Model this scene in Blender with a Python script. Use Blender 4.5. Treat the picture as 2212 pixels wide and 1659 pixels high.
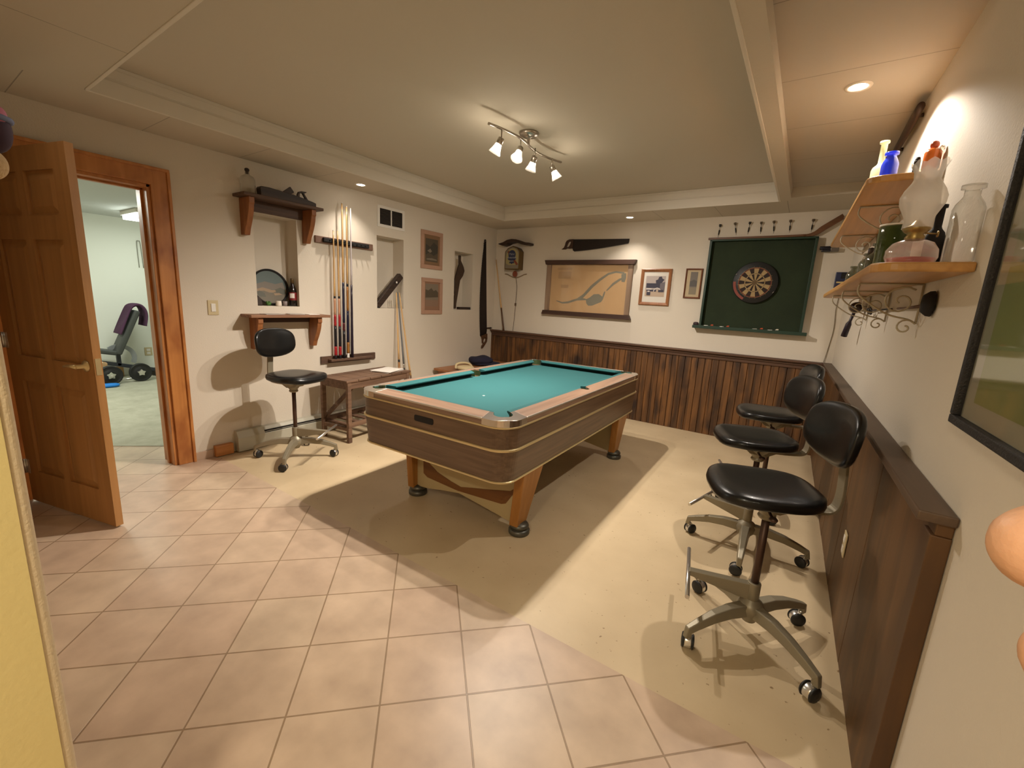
import bpy, bmesh, math, random
from mathutils import Vector, Matrix
random.seed(7)
for _o in list(bpy.data.objects): bpy.data.objects.remove(_o)
SC = bpy.context.scene
COL = SC.collection
PI = math.pi

# ---------------------------------------------------------------- camera
cam_d = bpy.data.cameras.new('camera')
cam = bpy.data.objects.new('camera', cam_d); COL.objects.link(cam)
cam_d.sensor_fit = 'HORIZONTAL'; cam_d.sensor_width = 36.0; cam_d.lens = 15.012
cam_d.clip_start = 0.01
_r = Vector((0.8248163, 0.5629852, 0.0522089)); _u = Vector((-0.1510370, 0.1304100, 0.9798883)); _f = Vector((-0.5448541, 0.8161133, -0.1925958))
cam.matrix_world = Matrix(((_r.x, _u.x, -_f.x, 3.92577), (_r.y, _u.y, -_f.y, -5.27423), (_r.z, _u.z, -_f.z, 1.41554), (0, 0, 0, 1)))
SC.camera = cam

# ---------------------------------------------------------------- world, exposure
wd = bpy.data.worlds.new('world'); SC.world = wd; wd.use_nodes = True
wd.node_tree.nodes['Background'].inputs[0].default_value = (0.9, 0.75, 0.55, 1)
wd.node_tree.nodes['Background'].inputs[1].default_value = 0.0
SC.view_settings.view_transform = 'Standard'; SC.view_settings.look = 'None'
SC.view_settings.gamma = 1.0; SC.view_settings.use_curve_mapping = False
SC.view_settings.exposure = 0.22

WARM = (1.0, 0.90, 0.79)
TRACK_E = 170.0      # emission strength of each track bulb
TRACK_W = 104.0       # watts each reflector throws downwards
SPOT_W = 46.0        # watts of each recessed spot
HALL_W = 30.0        # hallway lamp behind the photographer
GYM_E = 11.0         # gym fixture emission

def lamp(name, kind, loc, energy, color, parent=None, **kw):
    d = bpy.data.lights.new(name, kind); d.energy = energy; d.color = color
    for k, v in kw.items(): setattr(d, k, v)
    o = bpy.data.objects.new(name, d); COL.objects.link(o); o.location = loc
    return o
# hallway lamp the photographer stands under (behind the camera, out of frame)
lamp('hall_light', 'AREA', (3.6, -6.2, 2.38), HALL_W, (1.0, 0.89, 0.70), shape='DISK', size=0.35)
lamp('near_fill_light', 'SPOT', (1.0, -4.82, 2.40), 3.0, WARM, spot_size=2.3, spot_blend=0.9, shadow_soft_size=0.06)  # unseen spot added as ambient fill, no fixture modelled for it

# ---------------------------------------------------------------- materials
MATS = {}
def _nt(name):
    m = bpy.data.materials.new(name); m.use_nodes = True
    nt = m.node_tree; b = nt.nodes['Principled BSDF']
    return m, nt, b
def srgb(r, g, b):
    f = lambda c: (c/255/12.92) if c/255 <= 0.04045 else ((c/255+0.055)/1.055)**2.4
    return (f(r), f(g), f(b), 1)
def lin(*c): return (c[0], c[1], c[2], 1)
def plain(name, col, rough=0.5, metal=0.0, bump=0.0, bscale=60, var=0.0, vscale=6, coat=0.0, spec=None):
    m, nt, b = _nt(name); N = nt.nodes; L = nt.links
    b.inputs['Base Color'].default_value = col; b.inputs['Roughness'].default_value = rough
    b.inputs['Metallic'].default_value = metal
    if coat: b.inputs['Coat Weight'].default_value = coat
    if spec is not None: b.inputs['Specular IOR Level'].default_value = spec
    tc = N.new('ShaderNodeTexCoord')
    if var:
        n = N.new('ShaderNodeTexNoise'); n.inputs['Scale'].default_value = vscale; n.inputs['Detail'].default_value = 5
        L.new(tc.outputs['Object'], n.inputs['Vector'])
        mx = N.new('ShaderNodeMix'); mx.data_type = 'RGBA'
        mx.inputs[6].default_value = tuple(c*(1-var) for c in col[:3])+(1,)
        mx.inputs[7].default_value = tuple(min(1, c*(1+var)) for c in col[:3])+(1,)
        L.new(n.outputs['Fac'], mx.inputs[0]); L.new(mx.outputs[2], b.inputs['Base Color'])
    if bump:
        n2 = N.new('ShaderNodeTexNoise'); n2.inputs['Scale'].default_value = bscale; n2.inputs['Detail'].default_value = 4
        L.new(tc.outputs['Object'], n2.inputs['Vector'])
        bp = N.new('ShaderNodeBump'); bp.inputs['Strength'].default_value = bump; bp.inputs['Distance'].default_value = 0.01
        L.new(n2.outputs['Fac'], bp.inputs['Height']); L.new(bp.outputs[0], b.inputs['Normal'])
    MATS[name] = m; return m
def wood(name, c1, c2, axis='Z', scale=9.0, stretch=14.0, rough=0.45, knots=0.0, c3=None, blotch=0.0):
    m, nt, b = _nt(name); N = nt.nodes; L = nt.links
    b.inputs['Roughness'].default_value = rough
    tc = N.new('ShaderNodeTexCoord'); mp = N.new('ShaderNodeMapping')
    s = [scale*stretch/4]*3; s['XYZ'.index(axis)] = scale/6
    mp.inputs['Scale'].default_value = s
    L.new(tc.outputs['Object'], mp.inputs['Vector'])
    n = N.new('ShaderNodeTexNoise'); n.inputs['Scale'].default_value = 1.0; n.inputs['Detail'].default_value = 6; n.inputs['Distortion'].default_value = 0.6
    L.new(mp.outputs[0], n.inputs['Vector'])
    r = N.new('ShaderNodeValToRGB'); e = r.color_ramp.elements
    e[0].position = 0.32; e[0].color = c1; e[1].position = 0.68; e[1].color = c2
    L.new(n.outputs['Fac'], r.inputs[0]); out = r.outputs[0]
    if knots or blotch:
        n2 = N.new('ShaderNodeTexNoise'); n2.inputs['Scale'].default_value = 5.0 if not blotch else blotch; n2.inputs['Detail'].default_value = 3
        mp2 = N.new('ShaderNodeMapping'); s2 = [1.6]*3; s2['XYZ'.index(axis)] = 0.7
        mp2.inputs['Scale'].default_value = s2
        L.new(tc.outputs['Object'], mp2.inputs['Vector']); L.new(mp2.outputs[0], n2.inputs['Vector'])
        r2 = N.new('ShaderNodeValToRGB'); q = r2.color_ramp.elements
        q[0].position = 0.50; q[0].color = (0, 0, 0, 1); q[1].position = 0.70; q[1].color = (1, 1, 1, 1)
        L.new(n2.outputs['Fac'], r2.inputs[0])
        mx = N.new('ShaderNodeMix'); mx.data_type = 'RGBA'; mx.inputs[7].default_value = c3 or c1
        L.new(r2.outputs[0], mx.inputs[0]); L.new(out, mx.inputs[6]); out = mx.outputs[2]
    L.new(out, b.inputs['Base Color'])
    bp = N.new('ShaderNodeBump'); bp.inputs['Strength'].default_value = 0.08; bp.inputs['Distance'].default_value = 0.004
    L.new(n.outputs['Fac'], bp.inputs['Height']); L.new(bp.outputs[0], b.inputs['Normal'])
    MATS[name] = m; return m
def emit(name, col, strength):
    m = bpy.data.materials.new(name); m.use_nodes = True; nt = m.node_tree
    nt.nodes.remove(nt.nodes['Principled BSDF'])
    e = nt.nodes.new('ShaderNodeEmission'); e.inputs[0].default_value = col; e.inputs[1].default_value = strength
    nt.links.new(e.outputs[0], nt.nodes['Material Output'].inputs[0]); MATS[name] = m; return m
def glass(name, tint, refl=0.25, dif=0.0, difcol=(0.8, 0.8, 0.8, 1), rough=0.05):
    """thin-walled glass: tinted transparency, fresnel gloss, optional milky part"""
    m = bpy.data.materials.new(name); m.use_nodes = True; nt = m.node_tree; N = nt.nodes; L = nt.links
    N.remove(N['Principled BSDF'])
    t = N.new('ShaderNodeBsdfTransparent'); t.inputs[0].default_value = tint
    g = N.new('ShaderNodeBsdfGlossy'); g.inputs['Roughness'].default_value = rough
    fr = N.new('ShaderNodeLayerWeight'); fr.inputs[0].default_value = refl
    mx = N.new('ShaderNodeMixShader'); L.new(fr.outputs['Facing'], mx.inputs[0]); L.new(t.outputs[0], mx.inputs[1]); L.new(g.outputs[0], mx.inputs[2])
    out = mx.outputs[0]
    if dif:
        d = N.new('ShaderNodeBsdfDiffuse'); d.inputs[0].default_value = difcol
        tr = N.new('ShaderNodeBsdfTranslucent'); tr.inputs[0].default_value = difcol
        ad = N.new('ShaderNodeMixShader'); ad.inputs[0].default_value = 0.4; L.new(d.outputs[0], ad.inputs[1]); L.new(tr.outputs[0], ad.inputs[2])
        m2 = N.new('ShaderNodeMixShader'); m2.inputs[0].default_value = dif
        L.new(out, m2.inputs[1]); L.new(ad.outputs[0], m2.inputs[2]); out = m2.outputs[0]
    L.new(out, N['Material Output'].inputs[0]); MATS[name] = m; return m

M_wall = plain('wall_paint', lin(.66, .595, .495), 0.75, bump=0.12, bscale=110)
M_yellow = plain('yellow_wall_paint', lin(.72, .60, .27), 0.75, bump=0.1, bscale=90)
M_bead = plain('corner_paint', lin(.66, .54, .36), 0.8, bump=0.2, bscale=160)
M_ceil = plain('ceiling_paint', lin(.56, .505, .41), 0.8, bump=0.06, bscale=40)
M_trimw = plain('white_moulding', lin(.68, .63, .54), 0.6)
M_gymwall = plain('gym_wall_paint', lin(.80, .82, .74), 0.8)
M_gymceil = plain('gym_ceiling_paint', lin(.58, .60, .58), 0.8)
M_pine = wood('pine_trim', lin(.43, .165, .040), lin(.56, .235, .065), 'Z', 6, 14, 0.4, knots=1, c3=lin(.33, .11, .025))
M_door = wood('door_pine', lin(.36, .175, .055), lin(.46, .23, .08), 'Z', 6, 14, 0.42)
M_pineY = wood('pine_trim_flat', lin(.43, .165, .040), lin(.56, .235, .065), 'Y', 6, 14, 0.4)
M_rustic = wood('rustic_shelf_wood', lin(.14, .062, .030), lin(.30, .145, .070), 'Y', 10, 14, 0.6)
M_rusticD = wood('dark_shelf_wood', lin(.055, .028, .017), lin(.12, .062, .035), 'Y', 10, 14, 0.6)
M_bracket = wood('bracket_wood', lin(.22, .075, .022), lin(.34, .13, .04), 'Z', 8, 12, 0.5)
M_bench = wood('bench_wood', lin(.095, .05, .03), lin(.21, .12, .072), 'Y', 10, 12, 0.6)
M_oak = wood('golden_shelf_wood', lin(.42, .21, .06), lin(.58, .31, .10), 'Y', 7, 12, 0.35)
M_wains = wood('stained_beadboard', lin(.050, .022, .008), lin(.205, .088, .025), 'Z', 9, 9, 0.5, c3=lin(.022, .010, .006), blotch=3.6)
M_wainsR = wood('stained_panel', lin(.082, .037, .011), lin(.135, .062, .018), 'Z', 8, 9, 0.5, c3=lin(.055, .025, .010), blotch=2.2)
M_cap = wood('stained_cap', lin(.06, .027, .014), lin(.11, .052, .027), 'X', 9, 10, 0.5)
M_capR = wood('stained_cap_side', lin(.075, .045, .027), lin(.12, .074, .045), 'Y', 9, 10, 0.45)
M_lam = wood('walnut_laminate', lin(.100, .058, .033), lin(.165, .100, .058), 'X', 11, 16, 0.35)
M_lamY = wood('walnut_laminate_side', lin(.100, .058, .033), lin(.165, .100, .058), 'Y', 11, 16, 0.33)
M_rail = wood('walnut_rail', lin(.20, .120, .080), lin(.31, .195, .132), 'X', 10, 14, 0.35)
M_railY = wood('walnut_rail_long', lin(.20, .120, .080), lin(.31, .195, .132), 'Y', 10, 14, 0.35)
M_legwood = wood('honey_leg_wood', lin(.33, .135, .025), lin(.43, .19, .042), 'Z', 8, 12, 0.4)
M_inlay = wood('brown_inlay', lin(.15, .055, .012), lin(.19, .075, .018), 'X', 8, 12, 0.5)
M_cream = plain('cream_laminate', lin(.46, .36, .19), 0.5)
M_felt = plain('teal_felt', lin(.0125, .094, .098), 0.95, bump=0.15, bscale=500, var=0.06, vscale=3)
M_pocket = plain('pocket_liner', lin(.03, .055, .012), 0.7)
M_black = plain('black_recess', lin(.008, .006, .005), 0.8)
M_brass = plain('brass_trim', lin(.74, .60, .33), 0.33, 0.65)
M_chrome = plain('pocket_casting', lin(.66, .60, .55), 0.22, 1.0)
M_steel = plain('bright_steel', lin(.72, .70, .66), 0.28, 0.9)
M_foot = plain('foot_metal', lin(.12, .115, .095), 0.4, 0.7)
M_chairm = plain('grey_chair_metal', lin(.27, .235, .165), 0.42, 0.35)
M_post = plain('dark_post', lin(.09, .05, .035), 0.45, 0.6)
M_vinyl = plain('black_vinyl', lin(.006, .006, .006), 0.30, bump=0.03, bscale=220, coat=0.10, spec=0.35)
M_rubber = plain('black_rubber', lin(.012, .012, .012), 0.5)
M_ivory = plain('ivory_plastic', lin(.56, .46, .27), 0.45)
M_white = plain('white_plastic', lin(.75, .72, .66), 0.45)
M_paper = plain('paper', lin(.78, .74, .68), 0.8)
M_paper2 = plain('dull_paper', lin(.40, .36, .32), 0.8)
M_ironsaw = plain('rusted_saw_steel', lin(.018, .011, .009), 0.55, 0.3, var=0.35, vscale=25)
M_darkwood = wood('dark_tool_wood', lin(.018, .010, .007), lin(.05, .027, .017), 'Y', 14, 10, 0.55)
M_toolbrown = wood('brown_tool_wood', lin(.07, .03, .012), lin(.14, .065, .028), 'Z', 14, 10, 0.5)
M_nightblue = plain('navy_knit', lin(.014, .013, .032), 0.95, bump=0.5, bscale=160)
M_straw = plain('cream_cloth', lin(.55, .44, .25), 0.9, bump=0.3, bscale=120)
M_boxwood = wood('reddish_box_wood', lin(.26, .10, .035), lin(.36, .155, .06), 'Y', 7, 10, 0.45)
M_heater = plain('heater_enamel', lin(.47, .45, .36), 0.45)
M_base = plain('baseboard_tile', lin(.50, .36, .26), 0.5)
M_maple = wood('maple_shaft', lin(.55, .33, .13), lin(.68, .44, .20), 'Z', 10, 8, 0.3)
M_green = plain('green_felt_board', lin(.017, .029, .011), 0.9, bump=0.2, bscale=200, var=0.35, vscale=4)
M_greenp = plain('green_paint', lin(.004, .028, .012), 0.5)
M_stick = wood('brown_stick', lin(.10, .036, .012), lin(.16, .065, .022), 'X', 10, 10, 0.45)

def tile_material():
    m, nt, b = _nt('floor_tiles'); N = nt.nodes; L = nt.links
    tc = N.new('ShaderNodeTexCoord'); mp = N.new('ShaderNodeMapping'); mp.vector_type = 'TEXTURE'
    mp.inputs['Location'].default_value = (0.9573, -3.8139, 0); mp.inputs['Rotation'].default_value = (0, 0, PI/4)
    L.new(tc.outputs['Object'], mp.inputs['Vector'])
    br = N.new('ShaderNodeTexBrick'); br.offset = 0.0; br.squash = 1.0
    br.inputs['Scale'].default_value = 1.0; br.inputs['Brick Width'].default_value = 0.305; br.inputs['Row Height'].default_value = 0.305
    br.inputs['Mortar Size'].default_value = 0.0035; br.inputs['Mortar Smooth'].default_value = 0.3
    br.inputs['Color1'].default_value = lin(.56, .43, .31); br.inputs['Color2'].default_value = lin(.53, .385, .28)
    br.inputs['Mortar'].default_value = lin(.30, .205, .125)
    L.new(mp.outputs[0], br.inputs['Vector'])
    n = N.new('ShaderNodeTexNoise'); n.inputs['Scale'].default_value = 7; n.inputs['Detail'].default_value = 6
    L.new(tc.outputs['Object'], n.inputs['Vector'])
    r = N.new('ShaderNodeValToRGB'); e = r.color_ramp.elements
    e[0].position = 0.3; e[0].color = (.84, .82, .80, 1); e[1].position = 0.72; e[1].color = (1.12, 1.12, 1.10, 1)
    L.new(n.outputs['Fac'], r.inputs[0])
    mx = N.new('ShaderNodeMix'); mx.data_type = 'RGBA'; mx.blend_type = 'MULTIPLY'; mx.inputs[0].default_value = 1
    L.new(br.outputs['Color'], mx.inputs[6]); L.new(r.outputs[0], mx.inputs[7]); L.new(mx.outputs[2], b.inputs['Base Color'])
    b.inputs['Roughness'].default_value = 0.38
    bp = N.new('ShaderNodeBump'); bp.inputs['Strength'].default_value = 0.5; bp.inputs['Distance'].default_value = 0.004; bp.invert = True
    L.new(br.outputs['Fac'], bp.inputs['Height']); L.new(bp.outputs[0], b.inputs['Normal'])
    return m
def concrete_material():
    m, nt, b = _nt('painted_concrete'); N = nt.nodes; L = nt.links
    tc = N.new('ShaderNodeTexCoord')
    n = N.new('ShaderNodeTexNoise'); n.inputs['Scale'].default_value = 2.6; n.inputs['Detail'].default_value = 5
    L.new(tc.outputs['Object'], n.inputs['Vector'])
    r = N.new('ShaderNodeValToRGB'); e = r.color_ramp.elements
    e[0].position = 0.3; e[0].color = lin(.52, .40, .245); e[1].position = 0.7; e[1].color = lin(.62, .49, .31)
    L.new(n.outputs['Fac'], r.inputs[0])
    v = N.new('ShaderNodeTexNoise'); v.inputs['Scale'].default_value = 42; v.inputs['Detail'].default_value = 2
    L.new(tc.outputs['Object'], v.inputs['Vector'])
    r2 = N.new('ShaderNodeValToRGB'); q = r2.color_ramp.elements
    q[0].position = 0.70; q[0].color = (0, 0, 0, 1); q[1].position = 0.76; q[1].color = (1, 1, 1, 1)
    L.new(v.outputs['Fac'], r2.inputs[0])
    mx = N.new('ShaderNodeMix'); mx.data_type = 'RGBA'; mx.inputs[7].default_value = lin(.26, .17, .09)
    L.new(r2.outputs[0], mx.inputs[0]); L.new(r.outputs[0], mx.inputs[6]); L.new(mx.outputs[2], b.inputs['Base Color'])
    b.inputs['Roughness'].default_value = 0.42
    bp = N.new('ShaderNodeBump'); bp.inputs['Strength'].default_value = 0.1; bp.inputs['Distance'].default_value = 0.004
    L.new(v.outputs['Fac'], bp.inputs['Height']); L.new(bp.outputs[0], b.inputs['Normal'])
    return m
def panel_material(w, h, loc, name):
    m, nt, b = _nt(name); N = nt.nodes; L = nt.links
    tc = N.new('ShaderNodeTexCoord'); mp = N.new('ShaderNodeMapping'); mp.vector_type = 'TEXTURE'
    mp.inputs['Location'].default_value = (loc[0], loc[1], 0)
    L.new(tc.outputs['Object'], mp.inputs['Vector'])
    br = N.new('ShaderNodeTexBrick'); br.offset = 0.0; br.inputs['Scale'].default_value = 1
    br.inputs['Brick Width'].default_value = w; br.inputs['Row Height'].default_value = h
    br.inputs['Mortar Size'].default_value = 0.003; br.inputs['Mortar Smooth'].default_value = 0.4
    c = M_ceil.node_tree.nodes['Principled BSDF'].inputs['Base Color'].default_value
    br.inputs['Color1'].default_value = c; br.inputs['Color2'].default_value = c
    br.inputs['Mortar'].default_value = tuple(x*0.62 for x in c[:3])+(1,)
    L.new(mp.outputs[0], br.inputs['Vector']); L.new(br.outputs['Color'], b.inputs['Base Color'])
    b.inputs['Roughness'].default_value = 0.8
    bp = N.new('ShaderNodeBump'); bp.inputs['Strength'].default_value = 0.6; bp.inputs['Distance'].default_value = 0.006; bp.invert = True
    L.new(br.outputs['Fac'], bp.inputs['Height']); L.new(bp.outputs[0], b.inputs['Normal'])
    return m
def carpet_material():
    m, nt, b = _nt('grey_carpet'); N = nt.nodes; L = nt.links
    tc = N.new('ShaderNodeTexCoord')
    n = N.new('ShaderNodeTexNoise'); n.inputs['Scale'].default_value = 5; n.inputs['Detail'].default_value = 8; n.inputs['Roughness'].default_value = .7
    L.new(tc.outputs['Object'], n.inputs['Vector'])
    r = N.new('ShaderNodeValToRGB'); e = r.color_ramp.elements
    e[0].position = 0.3; e[0].color = lin(.34, .33, .25); e[1].position = 0.7; e[1].color = lin(.47, .46, .36)
    L.new(n.outputs['Fac'], r.inputs[0]); L.new(r.outputs[0], b.inputs['Base Color']); b.inputs['Roughness'].default_value = 0.98
    bp = N.new('ShaderNodeBump'); bp.inputs['Strength'].default_value = 0.4; bp.inputs['Distance'].default_value = 0.01
    L.new(n.outputs['Fac'], bp.inputs['Height']); L.new(bp.outputs[0], b.inputs['Normal'])
    return m
M_tile = tile_material(); M_conc = concrete_material(); M_carpet = carpet_material()
M_panL = panel_material(5.0, 0.61, (-0.5, -2.875), 'soffit_panels_left')
M_panB = panel_material(0.61, 5.0, (3.02, -2.0), 'soffit_panels_back')
M_panR = panel_material(5.0, 0.63, (3.0, -2.695), 'ceiling_panels_right')
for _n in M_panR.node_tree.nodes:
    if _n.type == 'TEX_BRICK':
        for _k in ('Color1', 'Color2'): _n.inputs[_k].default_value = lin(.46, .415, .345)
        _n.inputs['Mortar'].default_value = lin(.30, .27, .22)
M_panN = panel_material(1.22, 0.61, (0.0, -4.48), 'ceiling_panels_near')

# ---------------------------------------------------------------- mesh helpers
def BM(): return bmesh.new()
def box(bm, x0, x1, y0, y1, z0, z1, mi=0, mat=None):
    p = [(x, y, z) for x in (x0, x1) for y in (y0, y1) for z in (z0, z1)]
    if mat is not None: p = [mat @ Vector(q) for q in p]
    v = [bm.verts.new(q) for q in p]
    for f in ((0, 1, 3, 2), (4, 6, 7, 5), (0, 4, 5, 1), (2, 3, 7, 6), (0, 2, 6, 4), (1, 5, 7, 3)):
        bm.faces.new([v[i] for i in f]).material_index = mi
    return bm
def frame_of(a, b):
    d = (Vector(b)-Vector(a)); d.normalize()
    h = Vector((0, 0, 1)) if abs(d.z) < 0.95 else Vector((1, 0, 0))
    x = d.cross(h).normalized(); y = d.cross(x).normalized()
    return d, x, y
def bar(bm, a, b, w, t, mi=0, up=None):
    """rectangular bar from a to b, w wide sideways, t thick upwards"""
    a, b = Vector(a), Vector(b); d = (b-a).normalized()
    h = Vector(up) if up else (Vector((0, 0, 1)) if abs(d.z) < 0.95 else Vector((1, 0, 0)))
    x = d.cross(h).normalized()*w/2; y = x.cross(d).normalized()*t/2
    vs = [bm.verts.new(p+s*x+u*y) for p in (a, b) for s, u in ((-1, -1), (1, -1), (1, 1), (-1, 1))]
    for f in ((3, 2, 1, 0), (4, 5, 6, 7), (0, 1, 5, 4), (1, 2, 6, 5), (2, 3, 7, 6), (3, 0, 4, 7)):
        bm.faces.new([vs[i] for i in f]).material_index = mi
    return bm
def tube(bm, pts, r, n=10, mi=0, caps=True):
    """round tube along a polyline; r a number or one per point"""
    pts = [Vector(p) for p in pts]; rr = r if isinstance(r, (list, tuple)) else [r]*len(pts)
    rings = []; px = None
    for i, p in enumerate(pts):
        d = (pts[min(i+1, len(pts)-1)]-pts[max(i-1, 0)])
        if d.length < 1e-9: d = Vector((0, 0, 1))
        d.normalize()
        if px is None:
            h = Vector((0, 0, 1)) if abs(d.z) < 0.9 else Vector((1, 0, 0)); px = d.cross(h).normalized()
        else:
            px = (px-d*px.dot(d)).normalized()
        py = d.cross(px)
        rings.append([bm.verts.new(p+(px*math.cos(2*PI*k/n)+py*math.sin(2*PI*k/n))*rr[i]) for k in range(n)])
    for a, b in zip(rings, rings[1:]):
        for k in range(n):
            f = bm.faces.new((a[k], a[(k+1) % n], b[(k+1) % n], b[k])); f.material_index = mi; f.smooth = True
    if caps:
        bm.faces.new(rings[0][::-1]).material_index = mi; bm.faces.new(rings[-1]).material_index = mi
    return bm
def lathe(bm, prof, c=(0, 0, 0), n=24, mi=0, axis='Z', mat=None, close=True):
    """revolve (r, h) pairs about an axis through c"""
    c = Vector(c); rings = []
    for r, h in prof:
        ring = []
        for k in range(n):
            a = 2*PI*k/n; u, v = r*math.cos(a), r*math.sin(a)
            p = {'Z': Vector((u, v, h)), 'X': Vector((h, u, v)), 'Y': Vector((v, h, u))}[axis]
            if mat is not None: p = mat @ p
            ring.append(bm.verts.new(c+p))
        rings.append(ring)
    for a, b in zip(rings, rings[1:]):
        for k in range(n):
            f = bm.faces.new((a[k], a[(k+1) % n], b[(k+1) % n], b[k])); f.material_index = mi; f.smooth = True
    if close:
        if prof[0][0] > 1e-6: bm.faces.new(rings[0][::-1]).material_index = mi
        if prof[-1][0] > 1e-6: bm.faces.new(rings[-1]).material_index = mi
    return bm
def prism(bm, poly, d0, d1, axis='Z', mi=0, fn=None):
    """extrude a 2-D outline; axis Z: (x,y), X: (y,z), Y: (x,z). fn maps each point afterwards"""
    def P(a, b, d):
        q = {'Z': (a, b, d), 'X': (d, a, b), 'Y': (a, d, b)}[axis]
        return fn(Vector(q)) if fn else q
    lo = [bm.verts.new(P(a, b, d0)) for a, b in poly]; hi = [bm.verts.new(P(a, b, d1)) for a, b in poly]
    n = len(poly)
    f = bm.faces.new(lo[::-1]); f.material_index = mi
    f = bm.faces.new(hi); f.material_index = mi
    for i in range(n):
        bm.faces.new((lo[i], lo[(i+1) % n], hi[(i+1) % n], hi[i])).material_index = mi
    return bm
def arc(cx, cy, r, a0, a1, n=10):
    return [(cx+r*math.cos(math.radians(a0+(a1-a0)*i/n)), cy+r*math.sin(math.radians(a0+(a1-a0)*i/n))) for i in range(n+1)]
def rrect(a, b, r, n=8, cx=0, cy=0):
    p = []
    for sx, sy, a0 in ((1, 1, 0), (-1, 1, 90), (-1, -1, 180), (1, -1, 270)):
        p += arc(cx+sx*(a-r), cy+sy*(b-r), r, a0, a0+90, n)
    return p
def smooth_curve(pts, n=6):
    """Catmull-Rom through the points"""
    P = [Vector(p) for p in pts]; out = []
    for i in range(len(P)-1):
        p0, p1, p2, p3 = P[max(i-1, 0)], P[i], P[i+1], P[min(i+2, len(P)-1)]
        for k in range(n):
            t = k/n
            out.append(0.5*((2*p1)+(p2-p0)*t+(2*p0-5*p1+4*p2-p3)*t*t+(3*p1-p0-3*p2+p3)*t**3))
    out.append(P[-1]); return out
def blob(bm, c, rx, ry, rz, nu=20, nv=12, e=1.0, mi=0, mat=None, fn=None):
    """ellipsoid / cushion; e<1 flattens towards a box"""
    c = Vector(c); rings = []
    sg = lambda v: math.copysign(abs(v)**e, v)
    for j in range(nv+1):
        th = -PI/2+PI*j/nv; ring = []
        for k in range(nu):
            ph = 2*PI*k/nu
            p = Vector((rx*sg(math.cos(th))*sg(math.cos(ph)), ry*sg(math.cos(th))*sg(math.sin(ph)), rz*sg(math.sin(th))))
            if fn: p = fn(p)
            if mat is not None: p = mat @ p
            ring.append(bm.verts.new(c+p))
        rings.append(ring)
    for a, b in zip(rings, rings[1:]):
        for k in range(nu):
            f = bm.faces.new((a[k], a[(k+1) % nu], b[(k+1) % nu], b[k])); f.smooth = True; f.material_index = mi
    bmesh.ops.remove_doubles(bm, verts=bm.verts, dist=1e-6)
    return bm
def root_of(o):
    while o.parent: o = o.parent
    return o
def obj(name, bm, mat, parent=None, bevel=0.0, smooth=False, local=False, seg=2, sub=0, autosmooth=None):
    """link the mesh as ONE object; with a parent the points given in world space are moved into its frame"""
    if parent is not None and not local:
        r = root_of(parent)
        mw = Matrix.Translation(r.location) @ r.rotation_euler.to_matrix().to_4x4()
        bm.transform(mw.inverted())
    bmesh.ops.recalc_face_normals(bm, faces=bm.faces)
    me = bpy.data.meshes.new(name); bm.to_mesh(me); bm.free()
    for m in (mat if isinstance(mat, (list, tuple)) else [mat]): me.materials.append(m)
    if smooth:
        for p in me.polygons: p.use_smooth = True
    o = bpy.data.objects.new(name, me); COL.objects.link(o)
    if parent is not None: o.parent = parent
    if bevel:
        b = o.modifiers.new('bevel', 'BEVEL'); b.width = bevel; b.segments = seg; b.limit_method = 'ANGLE'; b.angle_limit = math.radians(35)
        b.harden_normals = False
    if sub:
        s = o.modifiers.new('sub', 'SUBSURF'); s.levels = sub; s.render_levels = sub
    return o
def tag(o, label=None, cat=None, group=None, kind=None):
    if label: o['label'] = label
    if cat: o['category'] = cat
    if group: o['group'] = group
    if kind: o['kind'] = kind
    return o
def thing(name, label, cat, loc=(0, 0, 0), rz=0.0, group=None):
    o = bpy.data.objects.new(name, None); COL.objects.link(o)
    o.location = loc; o.rotation_euler = (0, 0, rz); o.empty_display_size = 0.1
    return tag(o, label, cat, group)
def struct(name, bm, mat, label, cat, **kw):
    o = obj(name, bm, mat, **kw); return tag(o, label, cat, kind='structure')
def copy_tree(o, parent=None):
    c = o.copy(); COL.objects.link(c)
    if parent is not None: c.parent = parent; c.matrix_parent_inverse = Matrix()
    for ch in list(o.children): copy_tree(ch, c)
    return c

# ================================================================= the room
XR0, XRS = 4.205, 0.0240                      # right wall leans out by 1.4 degrees
def xr(y): return XR0-XRS*y
HS, HT, HR = 2.415, 2.585, 2.500               # soffit, tray, right-hand panels
YN = -5.17                                    # near wall face
TY0, TY1, TX0, TX1 = -4.48, -0.55, 0.508, 3.575   # the raised tray

bm = BM(); box(bm, -0.2, 4.55, -7.6, -3.8139, -0.05, 0.0)
prism(bm, [(-0.2, -3.8139), (-0.2, -3.685), (-0.34, -3.82), (-0.95, -4.38), (-0.95, -5.3), (-0.2, -5.3)], -0.05, 0.0)
struct('floor', bm, M_tile, 'beige ceramic tile floor laid on the diagonal', 'floor')
bm = BM(); box(bm, 0.0, 4.55, -3.8129, 0.2, -0.05, -0.001)
struct('floor', bm, M_conc, 'beige painted concrete floor under the pool table', 'floor')
bm = BM(); prism(bm, [(-4.6, -6.2), (-0.951, -6.2), (-0.951, -4.381), (-0.201, -3.684), (-0.201, -1.4), (-4.6, -1.4)], -0.05, 0.004)
struct('floor', bm, M_carpet, 'grey carpet of the exercise room beyond the door', 'floor')

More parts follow.
